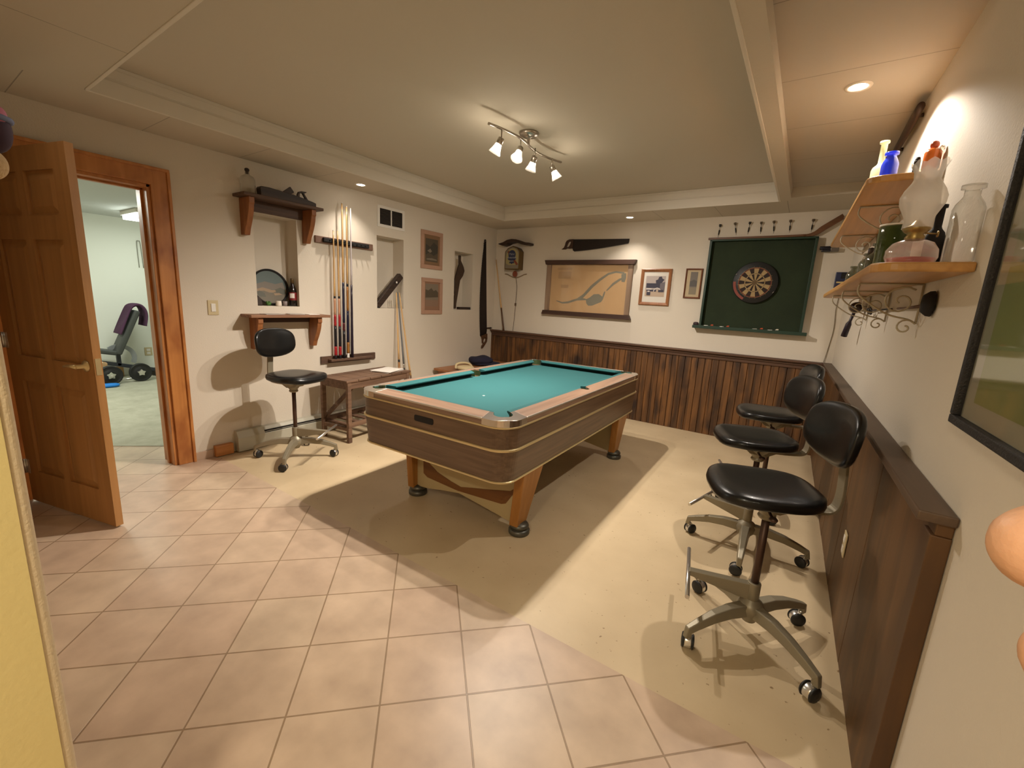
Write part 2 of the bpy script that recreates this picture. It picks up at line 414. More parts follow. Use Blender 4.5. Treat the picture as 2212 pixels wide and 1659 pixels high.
# left wall with the door opening and three niches
DY0, DY1, DZ = -4.885, -4.085, 2.075
NICHE = [(-3.41, -3.037, 1.252, 2.02), (-2.152, -1.778, 1.25, 2.022), (-0.905, -0.53, 1.251, 2.008)]
WT = 0.20
bm = BM()
ys = sorted({-5.6, DY0, DY1, 0.2} | {v for n in NICHE for v in n[:2]})
for y0, y1 in zip(ys, ys[1:]):
    holes = [(n[2], n[3], True) for n in NICHE if n[0] <= y0+1e-6 and y1 <= n[1]+1e-6]
    if DY0 <= y0+1e-6 and y1 <= DY1+1e-6: holes = [(0, DZ, False)]
    z = 0
    for a, b, niche in holes:
        if a > z: box(bm, -WT, 0, y0, y1, z, a)
        if niche: box(bm, -WT, -WT+0.02, y0, y1, a, b)
        z = b
    box(bm, -WT, 0, y0, y1, z, 2.65)
struct('wall_left', bm, M_wall, 'cream wall with three recessed niches and the door opening', 'wall')
bm = BM(); box(bm, -WT, 4.6, 0.0, 0.2, 0, 2.65)
struct('wall_back', bm, M_wall, 'cream back wall above the dark beadboard', 'wall')
bm = BM(); prism(bm, [(xr(0.2), 0.2), (xr(-7.6), -7.6), (xr(-7.6)+0.15, -7.6), (xr(0.2)+0.15, 0.2)], 0, 2.65)
struct('wall_right', bm, M_wall, 'cream right wall carrying the shelves and the green picture', 'wall')
bm = BM(); prism(bm, arc(2.890, YN-0.010, 0.010, 0, 90, 6)+[(-WT, YN), (-WT, YN-0.14), (2.9, YN-0.14)], 0, 2.65)
struct('wall_near', bm, M_bead, 'near partition wall that ends at a rounded corner', 'wall')
bm = BM(); box(bm, 2.9, 2.903, -7.6, YN-0.016, 0, 2.65)
struct('wall_hall', bm, M_yellow, 'yellow painted wall face at the left edge', 'wall')
bm = BM(); box(bm, 2.7, 4.6, -7.75, -7.6, 0, 2.65); box(bm, 2.7, 2.9, -7.6, YN-0.14, 0, 2.65)
struct('wall_behind', bm, M_wall, 'hall wall behind the photographer', 'wall')

# ceiling
bm = BM(); box(bm, TX0-0.02, TX1+0.02, TY0-0.02, TY1+0.02, HT, HT+0.06)
struct('ceiling', bm, M_ceil, 'smooth raised ceiling tray over the pool table', 'ceiling')
bm = BM(); box(bm, -WT, TX0, YN-0.1, 0.2, HS, HS+0.17)
struct('ceiling', bm, M_panL, 'low panelled ceiling strip along the left wall', 'ceiling')
bm = BM(); box(bm, TX0, 4.5, -0.55, 0.2, HS, HS+0.17)
prism(bm, [(TX1+0.085, -0.66), (4.5, -0.66), (4.5, -0.55), (TX1+0.085, -0.55)], HS, HS+0.17)
struct('ceiling', bm, M_panB, 'low panelled ceiling strip along the back wall', 'ceiling')
bm = BM(); box(bm, TX1+0.085, 4.5, -5.4, -0.66, HR, HR+0.08)
struct('ceiling', bm, M_panR, 'panelled ceiling strip along the right wall', 'ceiling')
bm = BM(); box(bm, TX0, TX1+0.085, YN-0.1, TY0, HS, HS+0.17); box(bm, 2.7, 4.6, -7.7, YN-0.1, HS, HS+0.17); box(bm, TX1+.085, 4.5, -5.4, YN-0.1, HS, HR+.02)
struct('ceiling', bm, M_panN, 'low panelled ceiling beside the doorway', 'ceiling')
bm = BM(); box(bm, TX1, TX1+0.085, TY0, -0.55, HS, HT+0.02)
struct('ceiling', bm, M_ceil, 'narrow dropped beam between tray and right panels', 'ceiling')
# moulding round the tray: a board on each side face with a bead at the top
bm = BM()
t = 0.014
for a, b in ((HS-0.004, HS+0.085), (HS+0.098, HT-0.02)):
    e = 0 if a < HS+.05 else -0.006
    box(bm, TX0-0.004, TX0+t+e, TY0, TY1, a, b); box(bm, TX1-t-e, TX1+0.004, TY0, TY1, a, b)
    box(bm, TX0+t, TX1-t, TY1-t-e, TY1+0.004, a, b); box(bm, TX0+t, TX1-t, TY0-0.004, TY0+t+e, a, b)
box(bm, TX1-0.035, TX1-t, TY0+t, TY1-t, HT-0.05, HT)
box(bm, TX0, TX1, TY1-0.006, TY1+.004, HS+0.08, HT); box(bm, TX0-.004, TX0+0.006, TY0, TY1, HS+0.08, HT)
struct('trim_1', bm, M_trimw, 'white moulding around the ceiling tray', 'moulding', bevel=0.003)

# door casing, jamb
bm = BM()
cw, ct = 0.118, 0.022
prism(bm, [(DY1, 0), (DY1+cw, 0), (DY1+cw, DZ+cw-0.02), (DY1+cw-0.02, DZ+cw), (DY0-cw, DZ+cw), (DY0-cw, 0), (DY0, 0), (DY0, DZ), (DY1, DZ)], 0, ct, 'X')
box(bm, -0.002, ct+0.012, DY1+cw-0.022, DY1+cw-0.002, 0, DZ+cw-0.012)
box(bm, -0.002, ct+0.014, DY0-cw, DY1+cw-0.004, DZ+cw-0.02, DZ+cw)
struct('trim_2', bm, M_pine, 'orange pine casing around the doorway', 'door casing', bevel=0.004)
bm = BM()
box(bm, -WT-0.005, 0.004, DY1-0.022, DY1+0.001, 0, DZ); box(bm, -WT-0.005, 0.004, DY0-0.001, DY0+0.022, 0, DZ)
box(bm, -WT-0.005, 0.004, DY0, DY1, DZ-0.022, DZ+0.001)
box(bm, -0.11, -0.075, DY1-0.036, DY1-0.020, 0, DZ-0.022); box(bm, -0.11, -0.075, DY0+0.02, DY1-0.02, DZ-0.036, DZ-0.02)
struct('trim_3', bm, M_pine, 'pine door jamb with stop strip and strike plate', 'door jamb', bevel=0.003)
# baseboard tile and heater side block
bm = BM(); box(bm, 0, 0.012, DY1+cw, -3.83, 0, 0.066)
struct('baseboard_left', bm, M_base, 'short beige tile baseboard beside the door casing', 'baseboard', bevel=0.002)
bm = BM(); box(bm, 0.0, 0.05, -3.835, -3.70, 0.004, 0.094)
tag(obj('wood_block', bm, M_pineY, bevel=0.004), 'short orange pine block on the floor left of the baseboard heater', 'wood block')

# exercise room shell
GX = -4.45
bm = BM(); box(bm, GX-0.15, GX, -6.2, -1.4, 0, 2.4)
struct('wall_gym_far', bm, M_gymwall, 'pale greenish far wall of the exercise room', 'wall')
bm = BM(); box(bm, GX, -WT, -6.35, -6.2, 0, 2.4); box(bm, GX, -WT, -1.4, -1.25, 0, 2.4)
struct('wall_gym_side', bm, M_gymwall, 'pale side walls of the exercise room', 'wall')
bm = BM(); box(bm, GX-0.1, -WT, -6.3, -1.3, 2.285, 2.35)
struct('ceiling', bm, M_gymceil, 'grey panelled ceiling of the exercise room', 'ceiling')

# beadboard wainscot at the back: boards with V grooves between them
HW = 0.965
bm = BM()
n = 58; x0, x1 = 0.012, xr(0)
w = (x1-x0)/n
prof = []
for i in range(n):
    a = x0+i*w
    prof += [(a, -0.012), (a+0.004, -0.022), (a+w-0.004, -0.022)]
prof += [(x1, -0.012), (x1, -0.001), (x0, -0.001)]
prism(bm, prof, 0.0, HW-0.03)
box(bm, 0.0, 0.03, -0.034, -0.001, 0, HW-0.03)
struct('trim_4', bm, M_wains, 'dark stained beadboard panelling along the back wall', 'wainscot')
bm = BM()
box(bm, -0.0, xr(0), -0.036, -0.001, HW-0.085, HW-0.022); box(bm, 0, xr(0), -0.05, -0.001, HW-0.05, HW-0.022); box(bm, 0, xr(0), -0.078, -0.001, HW-0.022, HW)
struct('trim_5', bm, M_cap, 'dark moulded cap rail on the back panelling', 'wainscot cap', bevel=0.004)
def rstrip(bm, d0, d1, y0, y1, z0, z1):
    """board on the right wall between distances d0 and d1 from it"""
    prism(bm, [(xr(y0)-d0, y0), (xr(y1)-d0, y1), (xr(y1)-d1, y1), (xr(y0)-d1, y0)], z0, z1)
YE = -3.89
bm = BM(); y = YE+0.07; k = 0
while y < -0.09:
    y2 = min(y+0.31, -0.08); rstrip(bm, 0.001, 0.030-0.001*(k % 2), y+0.0008, y2-0.0008, 0, HW-0.03); y = y2; k += 1
struct('trim_6', bm, M_wainsR, 'dark stained panelling along the right wall', 'wainscot', bevel=0.002)
bm = BM(); rstrip(bm, 0.001, 0.041, YE, YE+0.066, 0, HW-0.06); rstrip(bm, 0.001, 0.034, YE+0.002, YE+0.07, HW-0.06, HW-0.025)
struct('trim_7', bm, M_wainsR, 'upright end board closing the right panelling', 'wainscot end board', bevel=0.003)
bm = BM(); rstrip(bm, 0.001, 0.075, YE-0.012, -0.08, HW-0.026, HW)
struct('trim_8', bm, M_capR, 'flat wooden cap rail on the right panelling', 'wainscot cap', bevel=0.004)

# ================================================================= door leaf
door = thing('door', 'brown six-panel pine door standing open into the room', 'door', (0.036, -4.868, 0.0), math.radians(15.2))
DL, DT, DH = 0.812, 0.036, 2.06
pans = [(0.115, 0.375, 0.22, 0.80), (0.437, 0.697, 0.22, 0.80), (0.115, 0.375, 0.95, 1.60), (0.437, 0.697, 0.95, 1.60), (0.115, 0.375, 1.72, 1.94), (0.437, 0.697, 1.72, 1.94)]
bm = BM()
xs = [0, 0.115, 0.375, 0.437, 0.697, DL]; zs = [0.012, 0.22, 0.80, 0.95, 1.60, 1.72, 1.94, DH]
for i in range(5):
    for j in range(7):
        hole = i in (1, 3) and j in (1, 3, 5)
        box(bm, xs[i], xs[i+1], 0.013 if hole else 0, DT-0.013 if hole else DT, zs[j], zs[j+1])
bmesh.ops.remove_doubles(bm, verts=bm.verts, dist=1e-5)
obj('leaf', bm, M_door, door, local=True)
for a, b, c, d in pans:
    bm = BM()
    for s in (0, 1):
        y0 = 0.013 if s == 0 else DT-0.013; y1 = 0.004 if s == 0 else DT-0.004
        o_, i_ = 0.012, 0.045
        q0 = [(a+o_, c+o_), (b-o_, c+o_), (b-o_, d-o_), (a+o_, d-o_)]; q1 = [(a+i_, c+i_), (b-i_, c+i_), (b-i_, d-i_), (a+i_, d-i_)]
        v0 = [bm.verts.new((x, y0, z)) for x, z in q0]; v1 = [bm.verts.new((x, y1, z)) for x, z in q1]
        bm.faces.new(v1)
        for k in range(4): bm.faces.new((v0[k], v0[(k+1) % 4], v1[(k+1) % 4], v1[k]))
    obj('panel', bm, M_door, door, local=True)
for s in (-1, 1):
    bm = BM(); y = 0 if s < 0 else DT
    lathe(bm, [(0.030, 0), (0.032, 0.004), (0.026, 0.010), (0.012, 0.016), (0.011, 0.045)], (DL-0.065, y, 0.946), 20, axis='Y', mat=Matrix.Scale(s, 4, (0, 1, 0)))
    tube(bm, [(DL-0.065, y+s*0.045, 0.946), (DL-0.10, y+s*0.049, 0.948), (DL-0.15, y+s*0.047, 0.944), (DL-0.178, y+s*0.043, 0.938)], [0.012, 0.010, 0.008, 0.006], 10)
    tag(obj('handle', bm, M_brass, door, local=True, smooth=True), 'brass lever handle')
bm = BM(); box(bm, DL, DL+0.002, 0.006, DT-0.006, 0.90, 0.99); obj('latch_plate', bm, M_brass, door, local=True)
for z in (0.24, 1.03, 1.82):
    bm = BM(); tube(bm, [(-0.006, -0.006, z-0.045), (-0.006, -0.006, z+0.045)], 0.007, 10); box(bm, -0.008, 0.03, -0.002, 0.0, z-0.045, z+0.045)
    tag(obj('hinge', bm, M_steel, door, local=True), 'steel hinge')

# ================================================================= pool table
A, B, RC = 0.612, 1.158, 0.125
table = thing('pool_table', 'walnut pool table with teal cloth and polished corner castings', 'pool table', (2.105, -2.365, 0.0), math.radians(1.2))
def ring_solid(bm, levels, r=RC, caps=True):
    """closed shell through rounded rectangles: (z, inset)"""
    rings = []
    for z, ins in levels:
        rings.append([bm.verts.new((x, y, z)) for x, y in rrect(A-ins, B-ins, max(r-ins, 0.02), 10)])
    n = len(rings[0])
    for a, b in zip(rings, rings[1:]):
        for k in range(n): bm.faces.new((a[k], a[(k+1) % n], b[(k+1) % n], b[k]))
    if caps: bm.faces.new(rings[0][::-1]); bm.faces.new(rings[-1])
    return bm
def by_side(o):
    """second material slot for faces that look along x, so the grain runs along the board"""
    for p in o.data.polygons:
        if abs(p.normal.x) > abs(p.normal.y) and abs(p.normal.z) < .7: p.material_index = 1
bm = ring_solid(BM(), [(0.622, 0.006), (0.741, 0.004)]); by_side(obj('upper_cabinet', bm, [M_lam, M_lamY], table, local=True))
bm = ring_solid(BM(), [(0.432, 0.022), (0.612, 0.006)]); by_side(obj('lower_cabinet', bm, [M_lam, M_lamY], table, local=True))
for z0, z1, ins, lb in ((0.609, 0.625, 0.0, 'brass band round the middle of the cabinet'), (0.421, 0.433, 0.018, 'brass band along the bottom edge'), (0.739, 0.751, -0.001, 'brass band under the rails')):
    bm = ring_solid(BM(), [(z0, ins+0.02), (z0, ins), (z0+0.003, ins-0.004), (z1-0.003, ins-0.004), (z1, ins), (z1, ins+0.02), (z0, ins+0.02)], caps=False); tag(obj('trim_band', bm, M_brass, table, local=True), lb)
# slate bed with the pocket mouths cut out of it
BI = 0.100
def pocket_arc(cx, cy, r, a0, a1, n=12): return arc(cx, cy, r, a0, a1, n)
pc = 0.112; PR = 0.060
bed = []
cx, cy = A-pc, B-pc
xe, ye = A-BI, B-BI
def corner_cut(c, p_in, p_out):
    """points of the pocket circle that lie on the table side, from p_in to p_out"""
    a0 = math.degrees(math.atan2(p_in[1]-c[1], p_in[0]-c[0])); a1 = math.degrees(math.atan2(p_out[1]-c[1], p_out[0]-c[0]))
    while a1 > a0: a1 -= 360
    return arc(c[0], c[1], math.hypot(p_in[0]-c[0], p_in[1]-c[1]), a0, a1, 10)
k_ = math.sqrt(PR*PR-0.012**2)
bed += arc(xe+0.012, 0, 0.055, 257.4, 102.6, 10)
bed += corner_cut((cx, cy), (xe, cy-k_), (cx-k_, ye))
bed += corner_cut((-cx, cy), (-cx+k_, ye), (-xe, cy-k_))
bed += arc(-xe-0.012, 0, 0.055, 77.4, -77.4, 10)
bed += corner_cut((-cx, -cy), (-xe, -cy+k_), (-cx+k_, -ye))
bed += corner_cut((cx, -cy), (cx-k_, -ye), (xe, -cy+k_))
bm = prism(BM(), bed, 0.743, 0.7465); obj('playing_bed', bm, M_felt, table, local=True)
def rail_z(x, y):
    ins = max(0, min(A-abs(x), B-abs(y)))
    return 0.786+0.013*min(1, ins/0.10)
def rail_piece(bm, poly, z0=0.750):
    lo = [bm.verts.new((x, y, z0)) for x, y in poly]; hi = [bm.verts.new((x, y, rail_z(x, y))) for x, y in poly]
    n = len(poly); f = bm.faces.new(hi); bm.faces.new(lo[::-1])
    for i in range(n): bm.faces.new((lo[i], lo[(i+1) % n], hi[(i+1) % n], hi[i]))
    bmesh.ops.triangulate(bm, faces=[f])
    return bm
CX, CY = 0.175, 0.185      # corner casting reach along each rail
i0, i1 = 0.002, 0.100
for s in (-1, 1):
    y0, y1 = s*(B-i0), s*(B-i1)
    poly = [(-(A-CX), y0), (A-CX, y0), (A-CX-0.02, y1), (-(A-CX-0.02), y1)]
    bm = rail_piece(BM(), poly if s < 0 else poly[::-1]); obj('rail', bm, M_rail, table, local=True, bevel=0.002)
    for t in (-1, 1):
        x0, x1 = s*(A-i0), s*(A-i1)
        half = [(x0, t*(B-CY)), (x0, t*0.0005), (s*(A-i1+0.052), t*0.0005)]+[(s*(A-i1+0.012+0.040*math.cos(math.radians(a))), t*0.040*math.sin(math.radians(a))) for a in (20, 40, 60, 80)]+[(x1, t*0.058), (x1, t*(B-CY-0.02))]
        bm = rail_piece(BM(), half); obj('rail', bm, M_railY, table, local=True, bevel=0.002)
# thin bright strips on the outer top edges
for s in (-1, 1):
    bm = box(BM(), -(A-CX), A-CX, s*(B-0.0055), s*(B+0.003), 0.7785, 0.7885); tag(obj('edge_strip', bm, M_steel, table, local=True, bevel=0.0015), 'bright metal strip on the rail edge')
    bm = box(BM(), s*(A-0.0055), s*(A+0.003), -(B-CY), B-CY, 0.7785, 0.7885); tag(obj('edge_strip', bm, M_steel, table, local=True, bevel=0.0015), 'bright metal strip on the rail edge')
# polished castings round the corner pockets
for sx in (-1, 1):
    for sy in (-1, 1):
        poly = [(A-CX, B+0.002)]+arc(A-RC, B-RC, RC+0.002, 90, 0, 12)+[(A+0.002, B-CY), (A-i1, B-CY-0.02), (A-i1, B-pc-PR+0.012)]+arc(A-pc, B-pc, PR-0.006, -75, 165, 14)+[(A-pc-PR+0.008, B-i1), (A-CX-0.02, B-i1)]
        poly = [(sx*x, sy*y) for x, y in poly]
        bm = rail_piece(BM(), poly, 0.748); o = tag(obj('corner_casting', bm, M_chrome, table, local=True, bevel=0.005, seg=3), 'polished metal corner casting')
        bm = BM()
        lathe(bm, [(PR-0.004, 0.742), (PR+0.002, 0.742), (PR+0.002, 0.66), (0.0, 0.655)], (sx*(A-pc), sy*(B-pc), 0), 24, close=False)
        obj('pocket', bm, M_pocket, table, local=True)
        bm = BM(); q = [(sx*x, sy*y) for x, y in arc(A-pc, B-pc, PR-0.0065, -72, 162, 16)]
        for p0, p1 in zip(q, q[1:]): bm.faces.new([bm.verts.new((*p0, 0.742)), bm.verts.new((*p1, 0.742)), bm.verts.new((*p1, 0.786)), bm.verts.new((*p0, 0.786))])
        obj('pocket_lining', bm, M_pocket, table, local=True)
    bm = BM(); q = [(sx*x, y) for x, y in arc(A-i1+0.012, 0, 0.0392, -84, 84, 12)]; q = [(sx*(A-i1-0.03), q[0][1])]+q+[(sx*(A-i1-0.03), q[-1][1])]
    for p0, p1 in zip(q, q[1:]): bm.faces.new([bm.verts.new((*p0, 0.742)), bm.verts.new((*p1, 0.742)), bm.verts.new((*p1, 0.786)), bm.verts.new((*p0, 0.786))])
    obj('pocket_lining', bm, M_pocket, table, local=True)
    bm = BM(); lathe(bm, [(0.040, 0.742), (0.0445, 0.742), (0.0445, 0.66), (0.0, 0.655)], (sx*(A-i1+0.012), 0, 0), 20, close=False); obj('pocket', bm, M_pocket, table, local=True)
# cushions: rubber nosed strips, undercut towards the bed
M_undershade = plain('painted_undershade', lin(.003, .014, .013), 0.95)  # near-black colour for added strips that paint the shade under the cushion noses
def cushion(p0, p1, inn, e0, e1):
    """from p0 to p1 along the wood edge, inn = unit vector to the bed, e = mitre at the ends"""
    bm = BM(); p0, p1, inn = Vector(p0), Vector(p1), Vector(inn); d = (p1-p0).normalized()
    prof = [(0.0, 0.7985), (0.047, 0.7905), (0.052, 0.787), (0.051, 0.780), (0.014, 0.774), (0.004, 0.747), (0.0, 0.747)]
    A0 = [bm.verts.new((*(p0+inn*u+d*e0*u/0.052), z)) for u, z in prof]; A1 = [bm.verts.new((*(p1+inn*u-d*e1*u/0.052), z)) for u, z in prof]
    n = len(prof)
    for i in range(n): bm.faces.new((A0[i], A0[(i+1) % n], A1[(i+1) % n], A1[i]))
    bm.faces.new(A0[::-1]); bm.faces.new(A1)
    cu = obj('cushion', bm, M_felt, table, local=True)
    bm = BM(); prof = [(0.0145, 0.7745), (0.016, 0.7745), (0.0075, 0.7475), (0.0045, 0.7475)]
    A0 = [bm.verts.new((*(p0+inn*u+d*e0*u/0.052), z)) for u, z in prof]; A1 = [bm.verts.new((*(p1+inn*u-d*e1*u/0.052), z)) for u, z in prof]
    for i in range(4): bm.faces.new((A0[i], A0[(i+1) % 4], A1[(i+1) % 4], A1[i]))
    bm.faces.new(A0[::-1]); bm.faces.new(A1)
    tag(obj('cushion_undershade', bm, M_undershade, cu, local=True), 'added dark strip painting the shade under the cushion')
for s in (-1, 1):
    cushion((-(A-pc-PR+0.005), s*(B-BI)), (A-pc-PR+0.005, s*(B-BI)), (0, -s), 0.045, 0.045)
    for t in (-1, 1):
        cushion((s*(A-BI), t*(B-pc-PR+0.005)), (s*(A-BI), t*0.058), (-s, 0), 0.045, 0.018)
# ball return slot, spot
bm = prism(BM(), rrect(0.078, 0.019, 0.012, 4, 0.005, 0.688), -(B-0.03), -(B-0.0025), 'Y'); tag(obj('ball_return', bm, M_black, table, local=True), 'dark slot in the end of the cabinet')
bm = BM(); lathe(bm, [(0.009, 0.746), (0.009, 0.7467)], (0.02, -0.58, 0), 14); tag(obj('foot_spot', bm, M_white, table, local=True), 'worn white foot spot')
# pedestals: cream panel with brown inlay between two slanted honey legs, on levelling feet
for s in (-1, 1):
    yp = s*0.845
    bm = BM()
    pl = [(-0.36, 0.425), (-0.37, 0.062), (-0.24, 0.072), (-0.10, 0.098), (0.055, 0.122), (0.30, 0.085), (0.50, 0.052), (0.58, 0.425)]
    prism(bm, pl, yp-0.018, yp+0.018, 'Y'); ped = tag(obj('pedestal_panel', bm, M_cream, table, local=True, bevel=0.003), 'cream panel between the legs')
    inl = [(-0.275, 0.30), (-0.272, 0.180), (-0.235, 0.158), (0.045, 0.139), (0.40, 0.157), (0.432, 0.170), (0.455, 0.205), (0.475, 0.238), (0.52, 0.25), (0.55, 0.34), (0.46, 0.262), (0.28, 0.220), (0.17, 0.197), (0.07, 0.174), (-0.01, 0.188), (-0.14, 0.222)]
    yo = yp+s*0.0185
    bm = prism(BM(), inl, min(yo, yo+s*0.002), max(yo, yo+s*0.002), 'Y'); tag(obj('inlay', bm, M_inlay, ped, local=True), 'brown curved inlay')
    for xb, xt in (((-0.388, -0.332), (-0.392, -0.335)), ((0.486, 0.546), (0.530, 0.592))):
        bm = BM(); V = []
        for z, (x0, x1), y0, y1 in ((0.060, xb, -0.058, 0.052), (0.426, xt, -0.085, 0.150)):
            V.append([bm.verts.new((x, yp-s*y if s > 0 else yp+y, z)) for x, y in ((x0, y0), (x1, y0), (x1, y1), (x0, y1))])
        bm.faces.new(V[0][::-1]); bm.faces.new(V[1])
        for k in range(4): bm.faces.new((V[0][k], V[0][(k+1) % 4], V[1][(k+1) % 4], V[1][k]))
        obj('leg', bm, M_legwood, table, local=True, bevel=0.005)
    for fx in (-0.345, 0.528):
        bm = BM(); lathe(bm, [(0.063, 0.0), (0.066, 0.005), (0.066, 0.026), (0.056, 0.034), (0.048, 0.036), (0.048, 0.039), (0.058, 0.042), (0.060, 0.054), (0.052, 0.066), (0.034, 0.073), (0.016, 0.076)], (fx, yp, 0), 28)
        tag(obj('levelling_foot', bm, M_foot, table, local=True), 'round two-stage metal levelling foot')

# ================================================================= drafting chairs
def make_chair(label, loc, base_deg, rest_deg, face_deg, seat_z, group):
    t = thing('drafting_chair', label, 'chair', (*loc, 0.0), 0.0, group)
    def pol(r, a, z): return Vector((r*math.cos(math.radians(a)), r*math.sin(math.radians(a)), z))
    R = 0.318
    bm = BM()
    lathe(bm, [(0.028, 0.085), (0.032, 0.10), (0.052, 0.125), (0.056, 0.155), (0.045, 0.178), (0.026, 0.192), (0.022, 0.20)], (0, 0, 0), 24)
    for k in range(4):
        a = base_deg+90*k
        pts = [(0.03, 0.148, 0.060, 0.050), (0.12, 0.150, 0.052, 0.046), (0.20, 0.138, 0.045, 0.040), (0.275, 0.115, 0.037, 0.034), (R, 0.098, 0.032, 0.030), (R+0.004, 0.062, 0.028, 0.026)]
        side = pol(1, a+90, 0); rings = []
        for i, (r, z, w, h) in enumerate(pts):
            c = pol(r, a, z)
            n = Vector((0, 0, 1)) if i < 4 else (pol(0.6, a, 0.8) if i == 4 else pol(1, a, 0))
            rings.append([bm.verts.new(c+side*sx*w/2+n*sz*h/2) for sx, sz in ((-1, -1), (1, -1), (0.72, 1), (-0.72, 1))])
        for p, q in zip(rings, rings[1:]):
            for j in range(4): bm.faces.new((p[j], p[(j+1) % 4], q[(j+1) % 4], q[j]))
        bm.faces.new(rings[0][::-1]); bm.faces.new(rings[-1])
    obj('base', bm, M_chairm, t, local=True, bevel=0.004)
    for k in range(4):
        a = base_deg+90*k; c = pol(R-0.006, a, 0); sd = pol(1, a+60+40*k, 0)
        f = BM(); tube(f, [c+Vector((0, 0, 0.052)), c+Vector((0, 0, 0.075))], 0.011, 10)
        M = Matrix.Rotation(math.radians(a+60+40*k), 4, 'Z')
        off = pol(0.012, a+150+40*k, 0)
        lathe(f, [(0.027, -0.016), (0.029, -0.010), (0.029, 0.010), (0.027, 0.016)], c+off+Vector((0, 0, 0.0325)), 18, axis='X', mat=M)
        cs = tag(obj('caster', f, M_steel, t, local=True), 'bright caster hood')
        w = BM()
        for s in (-1, 1): lathe(w, [(0.010, s*0.026), (0.028, s*0.024), (0.0325, s*0.018), (0.028, s*0.0165)], c+off+Vector((0, 0, 0.0325)), 20, axis='X', mat=M)
        tag(obj('wheel', w, M_rubber, cs, local=True), 'black caster wheel')
    bm = BM(); tube(bm, [(0, 0, 0.19), (0, 0, seat_z-0.13)], 0.0155, 16)
    obj('column', bm, M_post, t, local=True)
    bm = BM(); tube(bm, [(0, 0, 0.185), (0, 0, 0.27)], 0.026, 16)
    d = pol(1, rest_deg, 0); sd = pol(1, rest_deg+90, 0)
    side = [(0.015, 0.185), (0.015, 0.262), (0.262, 0.252), (0.262, 0.228)]
    for w in (0.5,):
        for s in (-1, 1):
            vs = [bm.verts.new(d*r+sd*s*0.017+Vector((0, 0, z))) for r, z in side]
            if s < 0: v0 = vs
            else: v1 = vs
        bm.faces.new(v0); bm.faces.new(v1[::-1])
        for j in range(4): bm.faces.new((v0[j], v0[(j+1) % 4], v1[(j+1) % 4], v1[j]))
    fr = obj('footrest', bm, M_chairm, t, local=True, bevel=0.003)
    bm = BM(); tube(bm, [d*0.266+sd*0.20+Vector((0, 0, 0.240)), d*0.266-sd*0.20+Vector((0, 0, 0.240))], 0.0095, 12)
    tag(obj('footrest_bar', bm, M_steel, fr, local=True), 'bright round footrest bar')
    # seat mechanism, back bracket, cushions
    F = pol(1, face_deg, 0); S = pol(1, face_deg+90, 0); Z = Vector((0, 0, 1))
    bm = BM(); lathe(bm, [(0.030, seat_z-0.150), (0.036, seat_z-0.140), (0.030, seat_z-0.128), (0.05, seat_z-0.10), (0.075, seat_z-0.072), (0.088, seat_z-0.060)], F*0.0, 20)
    poly = [(-0.13, -0.062), (0.10, -0.062), (0.06, -0.100), (-0.03, -0.112)]
    v0 = [bm.verts.new(F*x+S*0.045+Z*(seat_z+z)) for x, z in poly]; v1 = [bm.verts.new(F*x-S*0.045+Z*(seat_z+z)) for x, z in poly]
    bm.faces.new(v0); bm.faces.new(v1[::-1])
    for j in range(4): bm.faces.new((v0[j], v0[(j+1) % 4], v1[(j+1) % 4], v1[j]))
    mech = obj('seat_mechanism', bm, M_chairm, t, local=True, bevel=0.002)
    bm = BM(); tube(bm, [F*0.02+S*0.03+Z*(seat_z-0.085), F*0.03+S*0.13+Z*(seat_z-0.09)], 0.006, 8); blob(bm, F*0.03+S*0.14+Z*(seat_z-0.09), 0.016, 0.016, 0.010, 12, 8)
    tag(obj('height_knob', bm, M_post, mech, local=True), 'dark adjusting knob')
    fl = BM(); path = smooth_curve([F*-0.05+Z*(seat_z-0.088), F*-0.17+Z*(seat_z-0.088), F*-0.232+Z*(seat_z-0.075), F*-0.250+Z*(seat_z-0.02), F*-0.244+Z*(seat_z+0.10), F*-0.226+Z*(seat_z+0.25)], 5)
    rings = []
    for i, p in enumerate(path):
        dd = (path[min(i+1, len(path)-1)]-path[max(i-1, 0)]).normalized(); nn = dd.cross(S).normalized()
        rings.append([fl.verts.new(p+S*s*0.026+nn*u*0.006) for s, u in ((-1, -1), (1, -1), (1, 1), (-1, 1))])
    for p, q in zip(rings, rings[1:]):
        for j in range(4): fl.faces.new((p[j], p[(j+1) % 4], q[(j+1) % 4], q[j]))
    fl.faces.new(rings[0][::-1]); fl.faces.new(rings[-1])
    obj('back_bracket', fl, M_chairm, t, local=True, bevel=0.002)
    bm = BM(); MB = Matrix((( F.x, S.x, 0, 0), (F.y, S.y, 0, 0), (0, 0, 1, 0), (0, 0, 0, 1)))
    def seatfn(p):
        q = p.copy(); u = q.x/0.215
        q.y *= 1.0+0.07*u-0.05*u*u
        q.z += 0.010*u*u*(1 if u > 0 else 1.2)-0.006*(1-(q.y/0.21)**2) if q.z > 0 else 0
        if u > 0.55: q.z -= 0.020*(u-0.55)**2/0.2
        return q
    blob(bm, F*0.035+Z*(seat_z-0.016), 0.205, 0.203, 0.036, 40, 14, 0.62, mat=MB, fn=seatfn)
    obj('seat', bm, M_vinyl, t, local=True, smooth=True)
    bm = BM(); MB2 = MB @ Matrix.Rotation(math.radians(-8), 4, 'Y')
    def backfn(p):
        q = p.copy(); v = q.y/0.185
        q.x += 0.035*v*v; q.z *= 1-0.10*v*v
        return q
    blob(bm, F*-0.203+Z*(seat_z+0.245), 0.030, 0.190, 0.120, 40, 16, 0.66, mat=MB2, fn=backfn)
    obj('backrest', bm, M_vinyl, t, local=True, smooth=True)
    return t
G = 'black drafting chairs'
make_chair('black drafting chair under the small wall shelf, facing the pool table', (0.501, -3.405), 45, 35, 14, 0.722, G)
